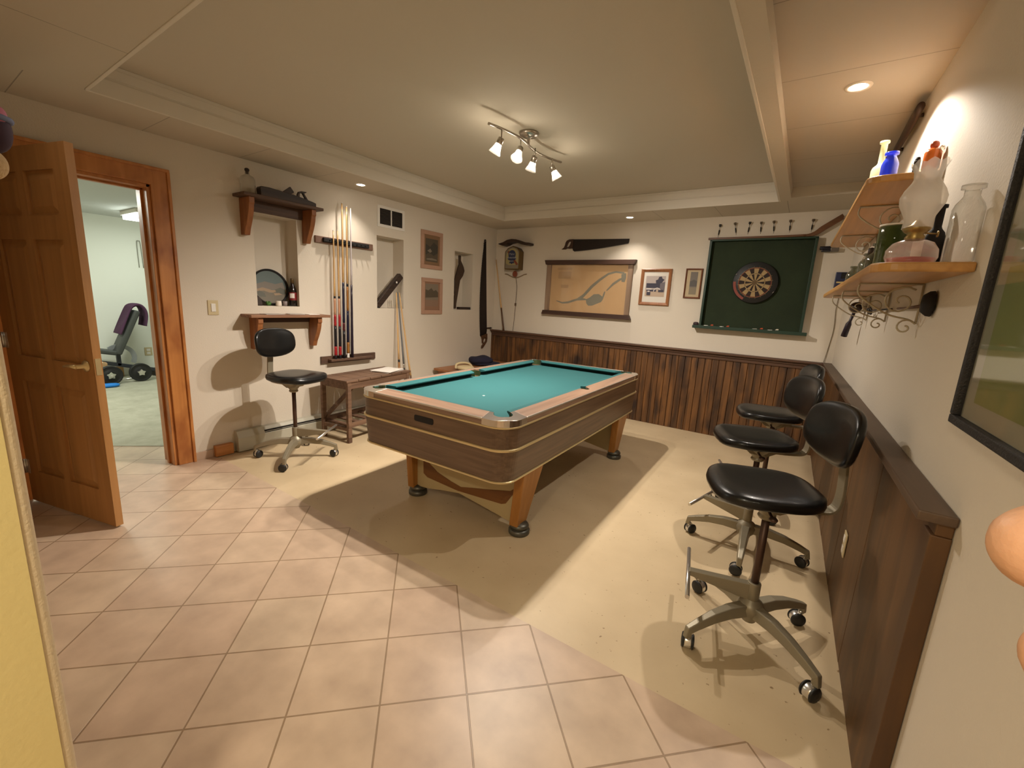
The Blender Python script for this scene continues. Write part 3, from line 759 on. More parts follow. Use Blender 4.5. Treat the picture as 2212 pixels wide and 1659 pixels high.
make_chair('nearest of the three black drafting chairs along the right panelling', (3.915, -3.278), 51, 191, 202, 0.722, G)
make_chair('middle one of the three black drafting chairs along the right panelling', (3.815, -2.488), 2, 165, 203, 0.722, G)
make_chair('farthest of the three black drafting chairs, in the corner by the dart board', (3.84, -1.71), 20, 200, 195, 0.722, G)

# ================================================================= lights of the room
M_bulb = emit('bulb_glow', (1.0, 0.86, 0.68, 1), TRACK_E)
M_lens = emit('downlight_glow', (1.0, 0.90, 0.80, 1), 16.0)
M_clear = glass('clear_glass', (0.93, 0.93, 0.91, 1), 0.22)
M_shade = glass('lamp_shade_glass', (0.97, 0.97, 0.96, 1), 0.2, dif=0.22, difcol=(.9, .88, .85, 1))
M_nickel = plain('brushed_nickel', lin(.42, .38, .33), 0.35, 1.0)
tl = thing('track_light', 'four-spot nickel track light on the ceiling tray above the pool table', 'ceiling light', (2.105, -2.50, HT))
bm = BM(); lathe(bm, [(0.070, 0), (0.072, -0.006), (0.064, -0.020), (0.035, -0.030), (0.012, -0.034), (0.010, -0.075)], (0, 0, 0), 32); obj('canopy', bm, M_nickel, tl, local=True, smooth=True)
bm = BM(); pth = smooth_curve([(-0.03, -0.43, -0.078), (0.006, -0.30, -0.080), (0.022, -0.14, -0.080), (0.0, 0.0, -0.080), (-0.022, 0.14, -0.080), (-0.006, 0.30, -0.080), (0.03, 0.44, -0.078)], 6)
tube(bm, pth, 0.0085, 10); obj('rail', bm, M_nickel, tl, local=True)
AIMS = ((0.95, -3.20, 0.0), (2.35, -4.2, 0.0), (0.90, -1.90, 0.0), (3.05, -1.1, 0.0))
for (bx, by), aim, (pw, cone) in zip(((0.0, -0.325), (0.015, -0.12), (0.012, 0.075), (0.018, 0.32)), AIMS, ((1.55, 112), (0.85, 130), (0.85, 150), (1.35, 150))):
    dv = (Vector(aim)-Vector((2.105+bx, -2.50+by, HT-0.15))).normalized()
    hd = Vector((0, 0, -1)).rotation_difference(dv).to_matrix().to_4x4()
    top = Vector((bx, by, -0.080)); piv = top+Vector((0, 0, -0.058))
    bm = BM(); tube(bm, [top, piv], 0.005, 8); lathe(bm, [(0.018, 0.004), (0.021, 0.0), (0.021, -0.036), (0.012, -0.040)], piv, 18, mat=hd)
    sp = obj('spot_head', bm, M_nickel, tl, local=True)
    bm = BM(); lathe(bm, [(0.021, -0.036), (0.026, -0.060), (0.036, -0.085), (0.042, -0.098)], piv, 22, mat=hd, close=False)
    tag(obj('glass_shade', bm, M_shade, sp, local=True), 'clear flared glass shade')
    bm = BM(); lathe(bm, [(0.004, -0.042), (0.008, -0.050), (0.0115, -0.064), (0.010, -0.076), (0.0, -0.082)], piv, 16, mat=hd)
    tag(obj('bulb', bm, M_bulb, sp, local=True), 'glowing bulb')
    tip_ = Vector((2.105, -2.50, HT))+piv+hd @ Vector((0, 0, -0.104))
    l = lamp('spot_beam', 'SPOT', tip_, TRACK_W*pw, WARM, spot_size=math.radians(cone), spot_blend=1.0, shadow_soft_size=0.018)
    l.rotation_euler = hd.to_euler()

def downlight(label, x, y, z, tilt=(0, 0), w=SPOT_W*0.46, size=1.9, blend=0.75):
    t = thing('recessed_light', label, 'ceiling light', (x, y, z), 0, 'recessed ceiling lights')
    bm = BM(); lathe(bm, [(0.036, -0.001), (0.038, -0.005), (0.052, -0.007), (0.056, -0.001)], (0, 0, 0), 28, close=False); obj('trim_ring', bm, M_trimw, t, local=True)
    bm = BM(); lathe(bm, [(0.0, -0.010), (0.018, -0.009), (0.030, -0.006), (0.036, -0.002)], (0, 0, 0), 24, close=False); obj('lens', bm, M_lens, t, local=True)
    l = lamp('downlight_beam', 'SPOT', (x, y, z-0.018), w, WARM, spot_size=size, spot_blend=blend, shadow_soft_size=0.022)
    l.rotation_euler = (tilt[0], tilt[1], 0)
    return t
downlight('small recessed light in the left ceiling strip above the pool cues', 0.25, -2.53, HS)
downlight('small recessed light in the back ceiling strip above the framed map', 2.09, -0.285, HS)
downlight('bright recessed light in the right ceiling strip above the wall shelves', 3.965, -2.50, HR, w=SPOT_W*1.35, size=2.40, blend=0.25)

# ================================================================= left wall
def frame_x(name, label, y0, y1, z0, z1, fw, mats, art, x=0.0, depth=0.018, matw=0.0, cat='framed picture', group=None):
    """picture on the left wall (faces +x)"""
    t = thing(name, label, cat, (x, (y0+y1)/2, (z0+z1)/2), 0, group)
    bm = BM(); d = x+depth
    box(bm, x+.0005, d, y0, y1, z1-fw, z1); box(bm, x+.0005, d, y0, y1, z0, z0+fw); box(bm, x+.0005, d, y0, y0+fw, z0+fw, z1-fw); box(bm, x+.0005, d, y1-fw, y1, z0+fw, z1-fw)
    obj('frame', bm, mats[0], t, bevel=0.003)
    bm = box(BM(), x+0.001, x+0.006, y0+fw, y1-fw, z0+fw, z1-fw); obj('mat_board', bm, mats[1], t)
    bm = BM()
    for i, (poly, mi) in enumerate(art):
        prism(bm, poly, x+0.006+0.0004*i, x+0.0064+0.0004*i, 'X', mi)
    obj('print', bm, mats[2:], t)
    return t
def R4(a, b, c, d): return [(a, c), (b, c), (b, d), (a, d)]
M_pinkframe = plain('pale_pink_frame', lin(.42, .25, .17), 0.5, var=.1, vscale=12)
M_tanmat = plain('tan_mat', lin(.22, .125, .062), 0.8); M_rosemat = plain('rose_tan_mat', lin(.27, .145, .085), 0.8)
M_sep1 = plain('brown_print', lin(.085, .065, .04), 0.7); M_sep2 = plain('dark_print', lin(.045, .038, .028), 0.7); M_sep3 = plain('pale_print', lin(.20, .16, .115), 0.7); M_sep4 = plain('rose_print', lin(.24, .15, .10), 0.7)
a, b = -1.44, -1.245
frame_x('framed_print', 'upper of two pale pink framed prints on the left wall, dark sepia scene', -1.515, -1.15, 1.738, 2.185, 0.048, [M_pinkframe, M_tanmat, M_sep1, M_sep2, M_sep3],
        [(R4(-1.438, -1.228, 1.825, 2.095), 0), ([(-1.438, 1.90), (-1.38, 1.93), (-1.30, 1.90), (-1.228, 1.94), (-1.228, 2.02), (-1.30, 2.06), (-1.36, 2.0), (-1.438, 2.03)], 1), ([(-1.42, 1.86), (-1.33, 1.87), (-1.25, 1.86), (-1.24, 1.845), (-1.42, 1.845)], 2), ([(-1.41, 1.95), (-1.36, 1.98), (-1.33, 1.95), (-1.36, 1.93)], 2)], group='framed prints on the left wall')
frame_x('framed_print', 'lower of two pale pink framed prints on the left wall, trees above a pale field', -1.497, -1.137, 1.19, 1.63, 0.048, [M_pinkframe, M_rosemat, M_sep3, M_sep1, M_sep4],
        [(R4(-1.43, -1.21, 1.285, 1.56), 0), ([(-1.43, 1.39), (-1.21, 1.40), (-1.21, 1.46), (-1.25, 1.49), (-1.29, 1.475), (-1.33, 1.51), (-1.38, 1.48), (-1.43, 1.49)], 1), (R4(-1.43, -1.21, 1.285, 1.365), 2)], group='framed prints on the left wall')

# return-air vent
t = thing('wall_vent', 'white metal air vent high on the left wall above a niche', 'vent', (0, -1.957, 2.225))
bm = BM(); y0, y1, z0, z1 = -2.145, -1.770, 2.115, 2.335
for q in ((y0, y1, z1-0.030, z1), (y0, y1, z0, z0+0.030), (y0, y0+0.032, z0+.03, z1-.03), (y1-0.032, y1, z0+.03, z1-.03), (-1.966, -1.951, z0+.03, z1-.03)): box(bm, 0.0005, 0.009, q[0], q[1], q[2], q[3])
obj('frame', bm, M_white, t, bevel=0.002)
bm = box(BM(), 0.0003, 0.001, y0+.03, y1-.03, z0+.03, z1-.03); obj('duct_opening', bm, M_black, t)
bm = BM(); M_slat = plain('grey_vent_slat', lin(.10, .085, .065), 0.5)
k = z0+0.036
while k < z1-0.032:
    for c0, c1 in ((y0+.032, -1.966), (-1.951, y1-.032)):
        v = [bm.verts.new(p) for p in ((0.001, c0, k+0.006), (0.001, c1, k+0.006), (0.008, c1, k), (0.008, c0, k))]; bm.faces.new(v)
    k += 0.0125
obj('louvers', bm, M_slat, t)

# light switch
t = thing('light_switch', 'ivory rocker light switch on the left wall near the door casing', 'light switch', (0, -3.754, 1.232))
bm = box(BM(), 0.0005, 0.007, -3.792, -3.716, 1.174, 1.290); obj('plate', bm, M_ivory, t, bevel=0.003)
bm = box(BM(), 0.007, 0.012, -3.770, -3.738, 1.20, 1.264); obj('rocker', bm, M_white, t, bevel=0.002)

# wall shelves on two scrolled brackets
def bracket(bm, y0, y1, ztop, h, d, xoff=0.0005):
    prof = [(xoff, ztop), (d, ztop), (d, ztop-0.045)]+[(d-0.010-0.075*(i/8)**1.5, ztop-0.055-(h-0.105)*(i/8)) for i in range(9)]+[(d-0.092, ztop-h+0.032), (d-0.105, ztop-h), (xoff, ztop-h)]
    prism(bm, prof, y0, y1, 'Y')
def wall_shelf(label, y0, y1, ztop, d, matb, matt, h, by, rail):
    t = thing('wall_shelf', label, 'shelf', (0, (y0+y1)/2, ztop))
    bm = box(BM(), 0.0005, d, y0, y1, ztop-0.024, ztop); obj('board', bm, matt, t, bevel=0.004)
    for yy in by:
        bm = BM(); bracket(bm, yy, yy+0.042, ztop-0.025, h, d-0.025); tag(obj('bracket', bm, matb, t, bevel=0.003), 'reddish curved bracket')
    bm = box(BM(), 0.0005, 0.022, by[0]+0.042, by[1], ztop-0.025-rail, ztop-0.025); obj('back_rail', bm, M_rusticD, t, bevel=0.003)
    return t
wall_shelf('upper dark wooden wall shelf above the first niche, holding a plane', -3.555, -2.885, 2.135, 0.195, M_bracket, M_rusticD, 0.285, (-3.508, -2.985), 0.085)
wall_shelf('lower brown wooden wall shelf below the first niche, under papers', -3.555, -2.84, 1.185, 0.185, M_bracket, M_rustic, 0.275, (-3.49, -2.955), 0.05)

# bottle, wooden plane on the upper shelf
def bottle(name, label, prof, c, mat, cat='bottle', group=None, cap=None, n=24, capmat=None, caplabel=None):
    t = thing(name, label, cat, c, 0, group)
    bm = lathe(BM(), prof, (0, 0, 0), n); obj('body', bm, mat, t, local=True, smooth=True)
    if cap:
        bm = lathe(BM(), cap, (0, 0, 0), 16); o = obj('stopper', bm, capmat, t, local=True, smooth=True)
        if caplabel: tag(o, caplabel)
    return t
bottle('glass_jug', 'clear glass bottle with a dark stopper at the left end of the upper shelf', [(0.0, 0.0015), (0.050, 0.0015), (0.054, 0.008), (0.054, 0.105), (0.045, 0.125), (0.020, 0.140), (0.016, 0.146), (0.016, 0.160)], (0.115, -3.485, 2.135), M_clear, cap=[(0.010, 0.148), (0.012, 0.166), (0.017, 0.170), (0.017, 0.184), (0.008, 0.190)], capmat=M_darkwood)
t = thing('wood_plane', 'long dark antique wooden hand plane lying on the upper wall shelf', 'hand plane', (0.10, -3.16, 2.135))
bm = BM(); prism(bm, [(-3.40, 2.1355), (-2.925, 2.1355), (-2.925, 2.172), (-2.95, 2.178), (-3.02, 2.190), (-3.12, 2.202), (-3.33, 2.215), (-3.395, 2.212), (-3.405, 2.200)], 0.075, 0.145, 'X'); obj('body', bm, M_darkwood, t, bevel=0.004)
bm = BM(); bar(bm, (0.11, -3.195, 2.19), (0.11, -3.125, 2.248), 0.05, 0.018, up=(1, 0, 0)); obj('wedge', bm, M_darkwood, t, bevel=0.003)
bm = BM()
hp = [(-3.085, 2.185), (-3.080, 2.222), (-3.070, 2.242), (-3.045, 2.252), (-2.995, 2.255), (-3.005, 2.245), (-3.02, 2.238), (-2.985, 2.190), (-2.975, 2.176), (-3.0, 2.180), (-3.035, 2.236), (-3.050, 2.238), (-3.060, 2.225), (-3.062, 2.190)]
prism(bm, hp, 0.100, 0.122, 'X'); obj('handle', bm, M_darkwood, t, bevel=0.003)
bm = box(BM(), 0.03, 0.07, -3.02, -2.91, 2.1355, 2.158); tag(obj('wood_scrap', bm, M_rusticD, bevel=0.003), 'flat dark wooden strip at the right end of the upper wall shelf', 'wood strip')
# papers on the lower shelf
for (y0, y1, x0, x1, rz, m, lb) in ((-3.42, -3.25, 0.04, 0.14, 0.1, M_paper2, 'grey paper sheet at the left on the lower wall shelf'), (-3.19, -3.06, 0.03, 0.13, -0.15, M_paper2, 'grey paper sheet in the middle of the lower wall shelf'), (-3.05, -2.93, 0.05, 0.15, 0.2, M_paper, 'pale paper sheet at the right on the lower wall shelf')):
    M = Matrix.Translation(((x0+x1)/2, (y0+y1)/2, 1.1856)) @ Matrix.Rotation(rz, 4, 'Z')
    bm = box(BM(), -(x1-x0)/2, (x1-x0)/2, -(y1-y0)/2, (y1-y0)/2, 0, 0.004, mat=M); tag(obj('paper', bm, m), lb, 'paper', 'papers on the lower shelf')

# first niche: round tray, bottle, cups
t = thing('round_tray', 'round black-rimmed tray with a painted landscape, standing in the niche', 'tray', (-0.13, -3.235, 1.253))
TM = Matrix.Translation((-0.128, -3.235, 1.415)) @ Matrix.Rotation(math.radians(-13), 4, 'Y')
bm = BM(); lathe(bm, [(0.150, 0.0), (0.163, 0.016), (0.157, 0.018), (0.146, 0.004)], (0, 0, 0), 48, axis='X', close=False)
bm.transform(TM); obj('rim', bm, M_black, t)
bm = BM(); cols = [plain('tray_sky', lin(.055, .085, .075), .5), plain('tray_cloud', lin(.13, .10, .065), .5), plain('tray_sand', lin(.26, .16, .07), .5), plain('tray_trees', lin(.055, .05, .02), .5), plain('tray_ground', lin(.10, .075, .035), .5)]
rr = 0.148
lathe(bm, [(0, 0.004), (rr, 0.004)], (0, 0, 0), 40, axis='X', close=False)
def clipc(pts): return [(y*min(1, rr*0.99/max(1e-6, math.hypot(y, z))), z*min(1, rr*0.99/max(1e-6, math.hypot(y, z)))) for y, z in pts]
lay = [([(-.13, .02), (-.04, .05), (.05, .03), (.12, .05), (.14, -.02), (-.14, -.02)], 1), ([(-.145, -.03), (-.07, -.005), (.01, -.025), (.14, -.02), (.14, -.05), (-.145, -.05)], 2), (clipc([(-.148, -.045), (-.06, -.035), (0, -.055), (.06, -.035), (.148, -.04)]+arc(0, 0, .146, -18, -162, 12)), 4), ([(-.13, -.05), (-.10, -.035), (-.06, -.055), (-.05, -.09), (-.11, -.09)], 3), ([(.04, -.02), (.09, .0), (.135, -.02), (.13, -.06), (.05, -.06)], 3), ([(.02, -.055), (.07, -.05), (.10, -.065), (.03, -.075)], 2)]
for i, (pl, mi) in enumerate(lay): prism(bm, pl, 0.0045+0.0004*i, 0.0048+0.0004*i, 'X', mi)
bm.transform(TM); obj('painting', bm, cols, t)
t = bottle('beer_bottle', 'dark bottle with a red and white label at the right of the first niche', [(0, 0.001), (0.030, 0.001), (0.033, 0.006), (0.033, 0.135), (0.028, 0.165), (0.015, 0.195), (0.0135, 0.235), (0.015, 0.238), (0.015, 0.252)], (-0.055, -3.068, 1.252), plain('dark_glass', lin(.010, .006, .005), .15))
M_red = plain('red_label', lin(.19, .012, .012), .5)
bm = lathe(BM(), [(0.0335, 0.055), (0.0335, 0.205*0.62)], (0, 0, 0), 24, close=False); obj('label', bm, M_red, t, local=True)
bm = BM(); seg = [(0.0342*math.cos(a), 0.0342*math.sin(a)) for a in [math.radians(-75+i*9) for i in range(9)]]
for p, q in zip(seg, seg[1:]): bm.faces.new([bm.verts.new((p[0], p[1], .075)), bm.verts.new((q[0], q[1], .075)), bm.verts.new((q[0], q[1], .118)), bm.verts.new((p[0], p[1], .118))])
tag(obj('label_panel', bm, M_paper, t, local=True), 'pale oval panel of the label')
bm = lathe(BM(), [(0.0, 0.253), (0.0155, 0.253), (0.0155, 0.245), (0.0145, 0.206), (0.0, 0.206)], (0, 0, 0), 18); tag(obj('neck_foil', bm, plain('gold_foil', lin(.10, .06, .02), .4), t, local=True), 'brownish foil round the neck')
bm = lathe(BM(), [(0, 0.001), (0.022, 0.001), (0.024, 0.004), (0.024, 0.040), (0.021, 0.046), (0, 0.046)], (-0.03, -3.215, 1.252), 24); tag(obj('candle', bm, plain('white_wax', lin(.78, .70, .60), .5), smooth=False, bevel=.002), 'short white candle at the front of the first niche', 'candle')
bm = lathe(BM(), [(0, 0.001), (0.018, 0.001), (0.021, 0.044), (0.019, 0.044), (0.016, 0.006), (0, 0.006)], (-0.045, -3.150, 1.252), 20); tag(obj('cup', bm, plain('grey_cup', lin(.22, .18, .17), .5)), 'small grey cup right of the white candle in the niche', 'cup')
bm = BM()
for i in range(9):
    a = i*0.7; blob(bm, (-0.05+0.012*math.cos(a), -3.295+0.012*math.sin(a), 1.268+0.004*(i % 4)), 0.010, 0.012, 0.014, 8, 6)
tag(obj('green_ornament', bm, plain('leaf_green', lin(.05, .14, .02), .6)), 'small green ornament left of the white candle in the niche', 'ornament')
bm = BM(); prism(bm, [(-3.395, 1.2525), (-3.345, 1.2525), (-3.35, 1.31), (-3.375, 1.33), (-3.395, 1.32)], -0.10, -0.04, 'X'); tag(obj('dark_figurine', bm, M_darkwood, bevel=.008), 'dark wooden lump in the lower left corner of the first niche', 'figurine')

# second niche: diagonal wooden level; third niche: carved tool and small block
t = thing('wooden_level', 'dark wooden level leaning diagonally in the second niche', 'level', (-0.07, -1.96, 1.262))
LM = Matrix.Translation((-0.036, -1.965, 1.448)) @ Matrix.Rotation(math.radians(46), 4, 'X')
bm = box(BM(), -0.028, 0.028, -0.245, 0.245, -0.034, 0.034, mat=LM); obj('body', bm, M_darkwood, t, bevel=0.004)
bm = lathe(BM(), [(0, 0.0285), (0.012, 0.0285)], (0, 0.135, 0), 14, axis='X', close=False); bm.transform(LM); tag(obj('vial', bm, M_white, t), 'small white vial window')
M_carve = plain('carved_wood', lin(.045, .024, .014), .5, var=.4, vscale=20)
bm = BM(); pts = [(-0.805, 1.965), (-0.77, 1.965), (-0.77, 1.90), (-0.71, 1.82), (-0.69, 1.77), (-0.72, 1.70), (-0.775, 1.64), (-0.80, 1.52), (-0.815, 1.45), (-0.84, 1.33), (-0.845, 1.262), (-0.895, 1.262), (-0.89, 1.35), (-0.87, 1.45), (-0.892, 1.50), (-0.885, 1.62), (-0.84, 1.75), (-0.80, 1.85)]
prism(bm, pts, -0.032, -0.004, 'X'); tag(obj('carved_tool', bm, M_carve, bevel=0.008), 'curved dark carved wooden tool standing in the third niche', 'tool')
bm = box(BM(), -0.06, -0.003, -0.775, -0.545, 1.2515, 1.285); tag(obj('wood_bar', bm, M_darkwood, bevel=.003), 'small dark wooden bar lying in the third niche', 'wood bar')

# cue rack (two rails) and its five cues
t = thing('cue_rack_rail', 'upper rough wooden cue rack rail on the left wall', 'cue rack', (0, -2.54, 1.88))
bm = box(BM(), 0.0005, 0.022, -2.868, -2.218, 1.852, 1.915); obj('board', bm, plain('rough_rail_wood', lin(.16, .085, .055), .7, var=.4, vscale=14), t, bevel=0.003)
bm = BM(); box(bm, 0.022, 0.050, -2.80, -2.285, 1.865, 1.905); obj('cue_holder', bm, M_black, t, bevel=0.006)
bm = BM()
for y in (-2.74, -2.685, -2.634, -2.588, -2.545, -2.49, -2.44, -2.39, -2.34): tube(bm, [(0.05, y, 1.885), (0.075, y, 1.885)], 0.005, 8)
obj('peg_row', bm, M_black, t)
t = thing('cue_rack_rail', 'lower wooden cue rack ledge on the left wall under the cue butts', 'cue rack', (0, -2.52, 0.73))
bm = box(BM(), 0.0005, 0.022, -2.85, -2.20, 0.695, 0.765); obj('board', bm, M_rusticD, t, bevel=0.003)
bm = box(BM(), 0.022, 0.085, -2.78, -2.27, 0.715, 0.738); obj('ledge', bm, M_rusticD, t, bevel=0.003)
M_cuered = plain('red_butt', lin(.34, .015, .02), .3); M_cuepeach = plain('peach_butt', lin(.50, .26, .15), .3); M_cueblk = plain('black_butt', lin(.010, .009, .012), .3); M_cuenavy = plain('navy_butt', lin(.012, .012, .035), .3); M_cuebrn = plain('amber_butt', lin(.30, .125, .025), .3); M_cuepale = plain('pale_shaft', lin(.52, .47, .47), .3); M_cueprp = plain('plum_butt', lin(.018, .010, .022), .35); M_cuegry = plain('grey_shaft', lin(.14, .145, .15), .3)
def cue(label, p0, p1, parts, r0=0.0145, r1=0.006, group='pool cues in the wall rack'):
    """parts: (name, t0, t1, material) measured from the butt"""
    p0, p1 = Vector(p0), Vector(p1); t = thing('pool_cue', label, 'pool cue', p0, 0, group)
    for n, a, b, m in parts:
        k = 6; pts = [p0.lerp(p1, a+(b-a)*i/k) for i in range(k+1)]; rr = [r0+(r1-r0)*(a+(b-a)*i/k) for i in range(k+1)]
        obj(n, tube(BM(), pts, rr, 12), m, t)
zb = 0.7395
def seg(L, *z): return [(zz-zb)/L for zz in z]
def rack_cue(label, y, ytop, ztop, bands):
    L = ztop-zb; cue(label, (0.055, y, zb), (0.058, ytop, ztop), [(n, max(0, (a-zb)/L), (b-zb)/L, m) for n, a, b, m in bands]+[('tip', 1.0, 1.0+0.008/L, M_white)])
rack_cue('first cue from the left in the wall rack, red and black butt', -2.713, -2.706, 1.975, [('butt_cap', zb, .775, M_cueblk), ('butt_sleeve', .775, .865, M_cuered), ('grip', .865, 1.07, M_cueblk), ('forearm', 1.07, 1.18, M_cuered), ('forearm', 1.18, 1.34, M_cuepeach), ('joint', 1.34, 1.362, M_cueblk), ('shaft', 1.362, 1.975, M_maple)])
rack_cue('second cue from the left in the wall rack, red and black butt', -2.662, -2.660, 1.982, [('butt_cap', zb, .772, M_cueblk), ('butt_sleeve', .772, .862, M_cuered), ('grip', .862, 1.065, M_cueblk), ('forearm', 1.065, 1.18, M_cuered), ('forearm', 1.18, 1.34, M_cuepeach), ('joint', 1.34, 1.362, M_cueblk), ('shaft', 1.362, 1.982, M_maple)])
rack_cue('third cue from the left in the wall rack, all-black butt, tallest', -2.615, -2.606, 2.245, [('butt', zb, 1.02, M_cueblk), ('accent_ring', 1.02, 1.10, plain('maroon_band', lin(.07, .008, .012), .4)), ('forearm', 1.10, 1.50, M_cuenavy), ('shaft', 1.50, 2.245, M_maple)])
rack_cue('fourth cue from the left in the wall rack, amber and navy butt', -2.570, -2.556, 2.222, [('butt_cap', zb, .785, M_white), ('butt_sleeve', .785, .90, M_cuebrn), ('grip', .90, 1.22, M_cuenavy), ('forearm', 1.22, 1.46, M_cuebrn), ('joint', 1.46, 1.49, M_cueblk), ('shaft', 1.49, 2.222, M_maple)])
rack_cue('fifth cue from the left in the wall rack, pale shaft and plum butt', -2.520, -2.511, 2.212, [('butt', zb, 1.482, M_cueprp), ('shaft', 1.482, 2.212, M_cuepale)])
G3 = 'cues leaning against the left wall'
cue('leaning cue nearest the slatted bench, all pale wood', (0.20, -1.985, 0.003), (0.025, -1.905, 1.43), [('butt', 0, .45, M_cuebrn), ('joint', .45, .47, M_cueblk), ('shaft', .47, 1, M_maple)], group=G3)
cue('leaning cue with grey shaft and black butt, middle of three by the bench', (0.22, -1.895, 0.003), (0.025, -1.885, 1.435), [('butt', 0, .40, M_cueblk), ('joint', .40, .43, M_steel), ('shaft', .43, 1, M_cuegry)], group=G3)
cue('leaning cue slanting farthest from the slatted bench, honey wood with dark butt', (0.21, -1.765, 0.003), (0.025, -1.862, 1.432), [('butt', 0, .33, M_toolbrown), ('shaft', .33, 1, M_maple)], group=G3)
cue('single thin cue standing on the panelling in the back corner', (0.235, -0.045, HW+.001), (0.012, -0.012, 1.99), [('butt', 0, .32, M_toolbrown), ('shaft', .32, 1, M_maple)], 0.013, 0.006, group='cue in the corner')

# one-man crosscut saw hung upright
t = thing('crosscut_saw', 'long dark crosscut saw hanging point up on the left wall by the corner', 'saw', (0.002, -0.24, 1.5))
edge = []; N_ = 56
for i in range(N_):
    z = 0.89+(2.20-0.89)*i/N_; u = i/N_; yl = -0.318-0.042*math.sin(PI*min(1, u*1.08))**0.8+0.008*u
    edge += [(yl-0.004, z+0.004), (yl+0.008, z+0.013)]
bm = prism(BM(), [(-0.175, 0.86), (-0.30, 0.86), (-0.315, 0.88)]+edge+[(-0.300, 2.225), (-0.290, 2.238), (-0.268, 2.238), (-0.258, 2.22), (-0.226, 1.78), (-0.185, 1.25), (-0.158, 0.95)], 0.004, 0.0075, 'X'); obj('blade', bm, M_ironsaw, t)
hb = [(-0.30, 0.875), (-0.16, 0.905), (-0.155, 0.83), (-0.165, 0.78), (-0.205, 0.745), (-0.25, 0.70), (-0.285, 0.69), (-0.275, 0.725), (-0.25, 0.75), (-0.225, 0.765), (-0.195, 0.79), (-0.187, 0.83), (-0.20, 0.845), (-0.235, 0.835), (-0.247, 0.80), (-0.245, 0.765), (-0.268, 0.765), (-0.275, 0.82)]
bm = prism(BM(), hb, 0.0, 0.022, 'X'); bm.transform(Matrix.Translation((0.001, 0, 0))); obj('handle', bm, M_toolbrown, t, bevel=0.004)
bm = tube(BM(), [(0.012, -0.165, 0.985), (0.012, -0.065, 0.985)], [0.009, 0.0135], 10); tag(obj('auxiliary_handle', bm, M_darkwood, t), 'dark side peg')
bm = tube(BM(), [(0.0005, -0.28, 2.215), (0.014, -0.28, 2.215)], 0.003, 8); tag(obj('nail', bm, M_steel, t), 'small hanging nail')

# baseboard heater
t = thing('baseboard_heater', 'long pale baseboard heater with a dark slot along the left wall', 'heater', (0, -2.4, 0))
bm = prism(BM(), [(0.001, 0.012), (0.066, 0.012), (0.072, 0.03), (0.072, 0.125), (0.060, 0.135), (0.060, 0.150), (0.040, 0.182), (0.001, 0.185)], -3.45, -1.35, 'Y'); obj('cover', bm, M_heater, t)
for y in (-3.672, -1.35):
    bm = prism(BM(), [(0.0005, 0.008), (0.070, 0.008), (0.075, 0.03), (0.075, 0.13), (0.045, 0.185), (0.0005, 0.188)], y, y+0.225 if y < -2 else y+.15, 'Y'); obj('end_cap', bm, M_heater, t, bevel=0.003)
bm = box(BM(), 0.050, 0.0655, -3.45, -1.36, 0.128, 0.156); obj('slot', bm, M_black, t)
bm = box(BM(), 0.058, 0.068, -3.45, -1.36, 0.139, 0.1425); obj('damper', bm, M_heater, t)

# slatted side table with papers
t = thing('slatted_table', 'brown slatted wooden side table with a lower rack by the left wall', 'side table', (0.30, -2.52, 0.0), math.radians(6.0))
hx, hy, th = 0.195, 0.435, 0.605
for i in range(6):
    y0 = -hy+i*(2*hy/6); bm = box(BM(), -hx, hx, y0+0.003, y0+2*hy/6-0.003, th-0.020, th); obj('slat', bm, M_bench, t, local=True, bevel=0.003)
bm = BM()
for s in (-1, 1):
    box(bm, s*(hx-0.035), s*(hx-0.012), -hy+0.02, hy-0.02, th-0.085, th-0.0205); box(bm, -hx+0.03, hx-0.03, s*(hy-0.045), s*(hy-0.02), th-0.085, th-0.0205)
obj('apron', bm, M_bench, t, local=True, bevel=0.002)
for sx in (-1, 1):
    for sy in (-1, 1):
        bm = box(BM(), sx*(hx-0.036), sx*(hx-0.001)-sx*0.004, sy*(hy-0.06), sy*(hy-0.018), 0.0, th-0.0205); obj('leg', bm, M_bench, t, local=True, bevel=0.003)
bm = BM(); bar(bm, (-hx+0.02, -hy+0.05, 0.19), (-hx+0.02, 0.10, th-0.06), 0.02, 0.045, up=(1, 0, 0)); bar(bm, (-hx+0.02, hy-0.05, 0.19), (-hx+0.02, -0.02, th-0.06), 0.02, 0.045, up=(1, 0, 0)); obj('brace', bm, M_bench, t, local=True)
bm = BM()
for s in (-1, 1):
    box(bm, s*(hx-0.028), s*(hx-0.002), -hy+0.02, hy-0.02, 0.150, 0.195); box(bm, -hx+0.01, hx-0.01, s*(hy-0.05), s*(hy-0.022), 0.115, 0.150)
obj('lower_rail', bm, M_bench, t, local=True, bevel=0.002)
for i in range(6):
    y0 = -hy+0.05+i*0.135; bm = box(BM(), -hx+0.02, hx-0.02, y0, y0+0.055, 0.150, 0.166); obj('rack_slat', bm, M_bench, t, local=True, bevel=0.002)
for i, (m, rz, dx, dy) in enumerate(((M_paper, .15, .02, .24), (M_paper, .07, .0, .25), (M_paper, .22, .03, .235))):
    M = Matrix.Translation((0.30+dx, -2.52+dy, th+0.0006+i*0.0052)) @ Matrix.Rotation(math.radians(6)+rz, 4, 'Z')
    bm = box(BM(), -0.108, 0.108, -0.14, 0.14, 0, 0.005, mat=M)
    tag(obj('paper_pad', bm, m, bevel=0.001), ['lowest white paper pad of three stacked on the slatted table', 'middle white paper pad of three stacked on the slatted table', 'topmost white paper pad of three stacked on the slatted table'][i], 'paper', 'paper pads on the slatted table')

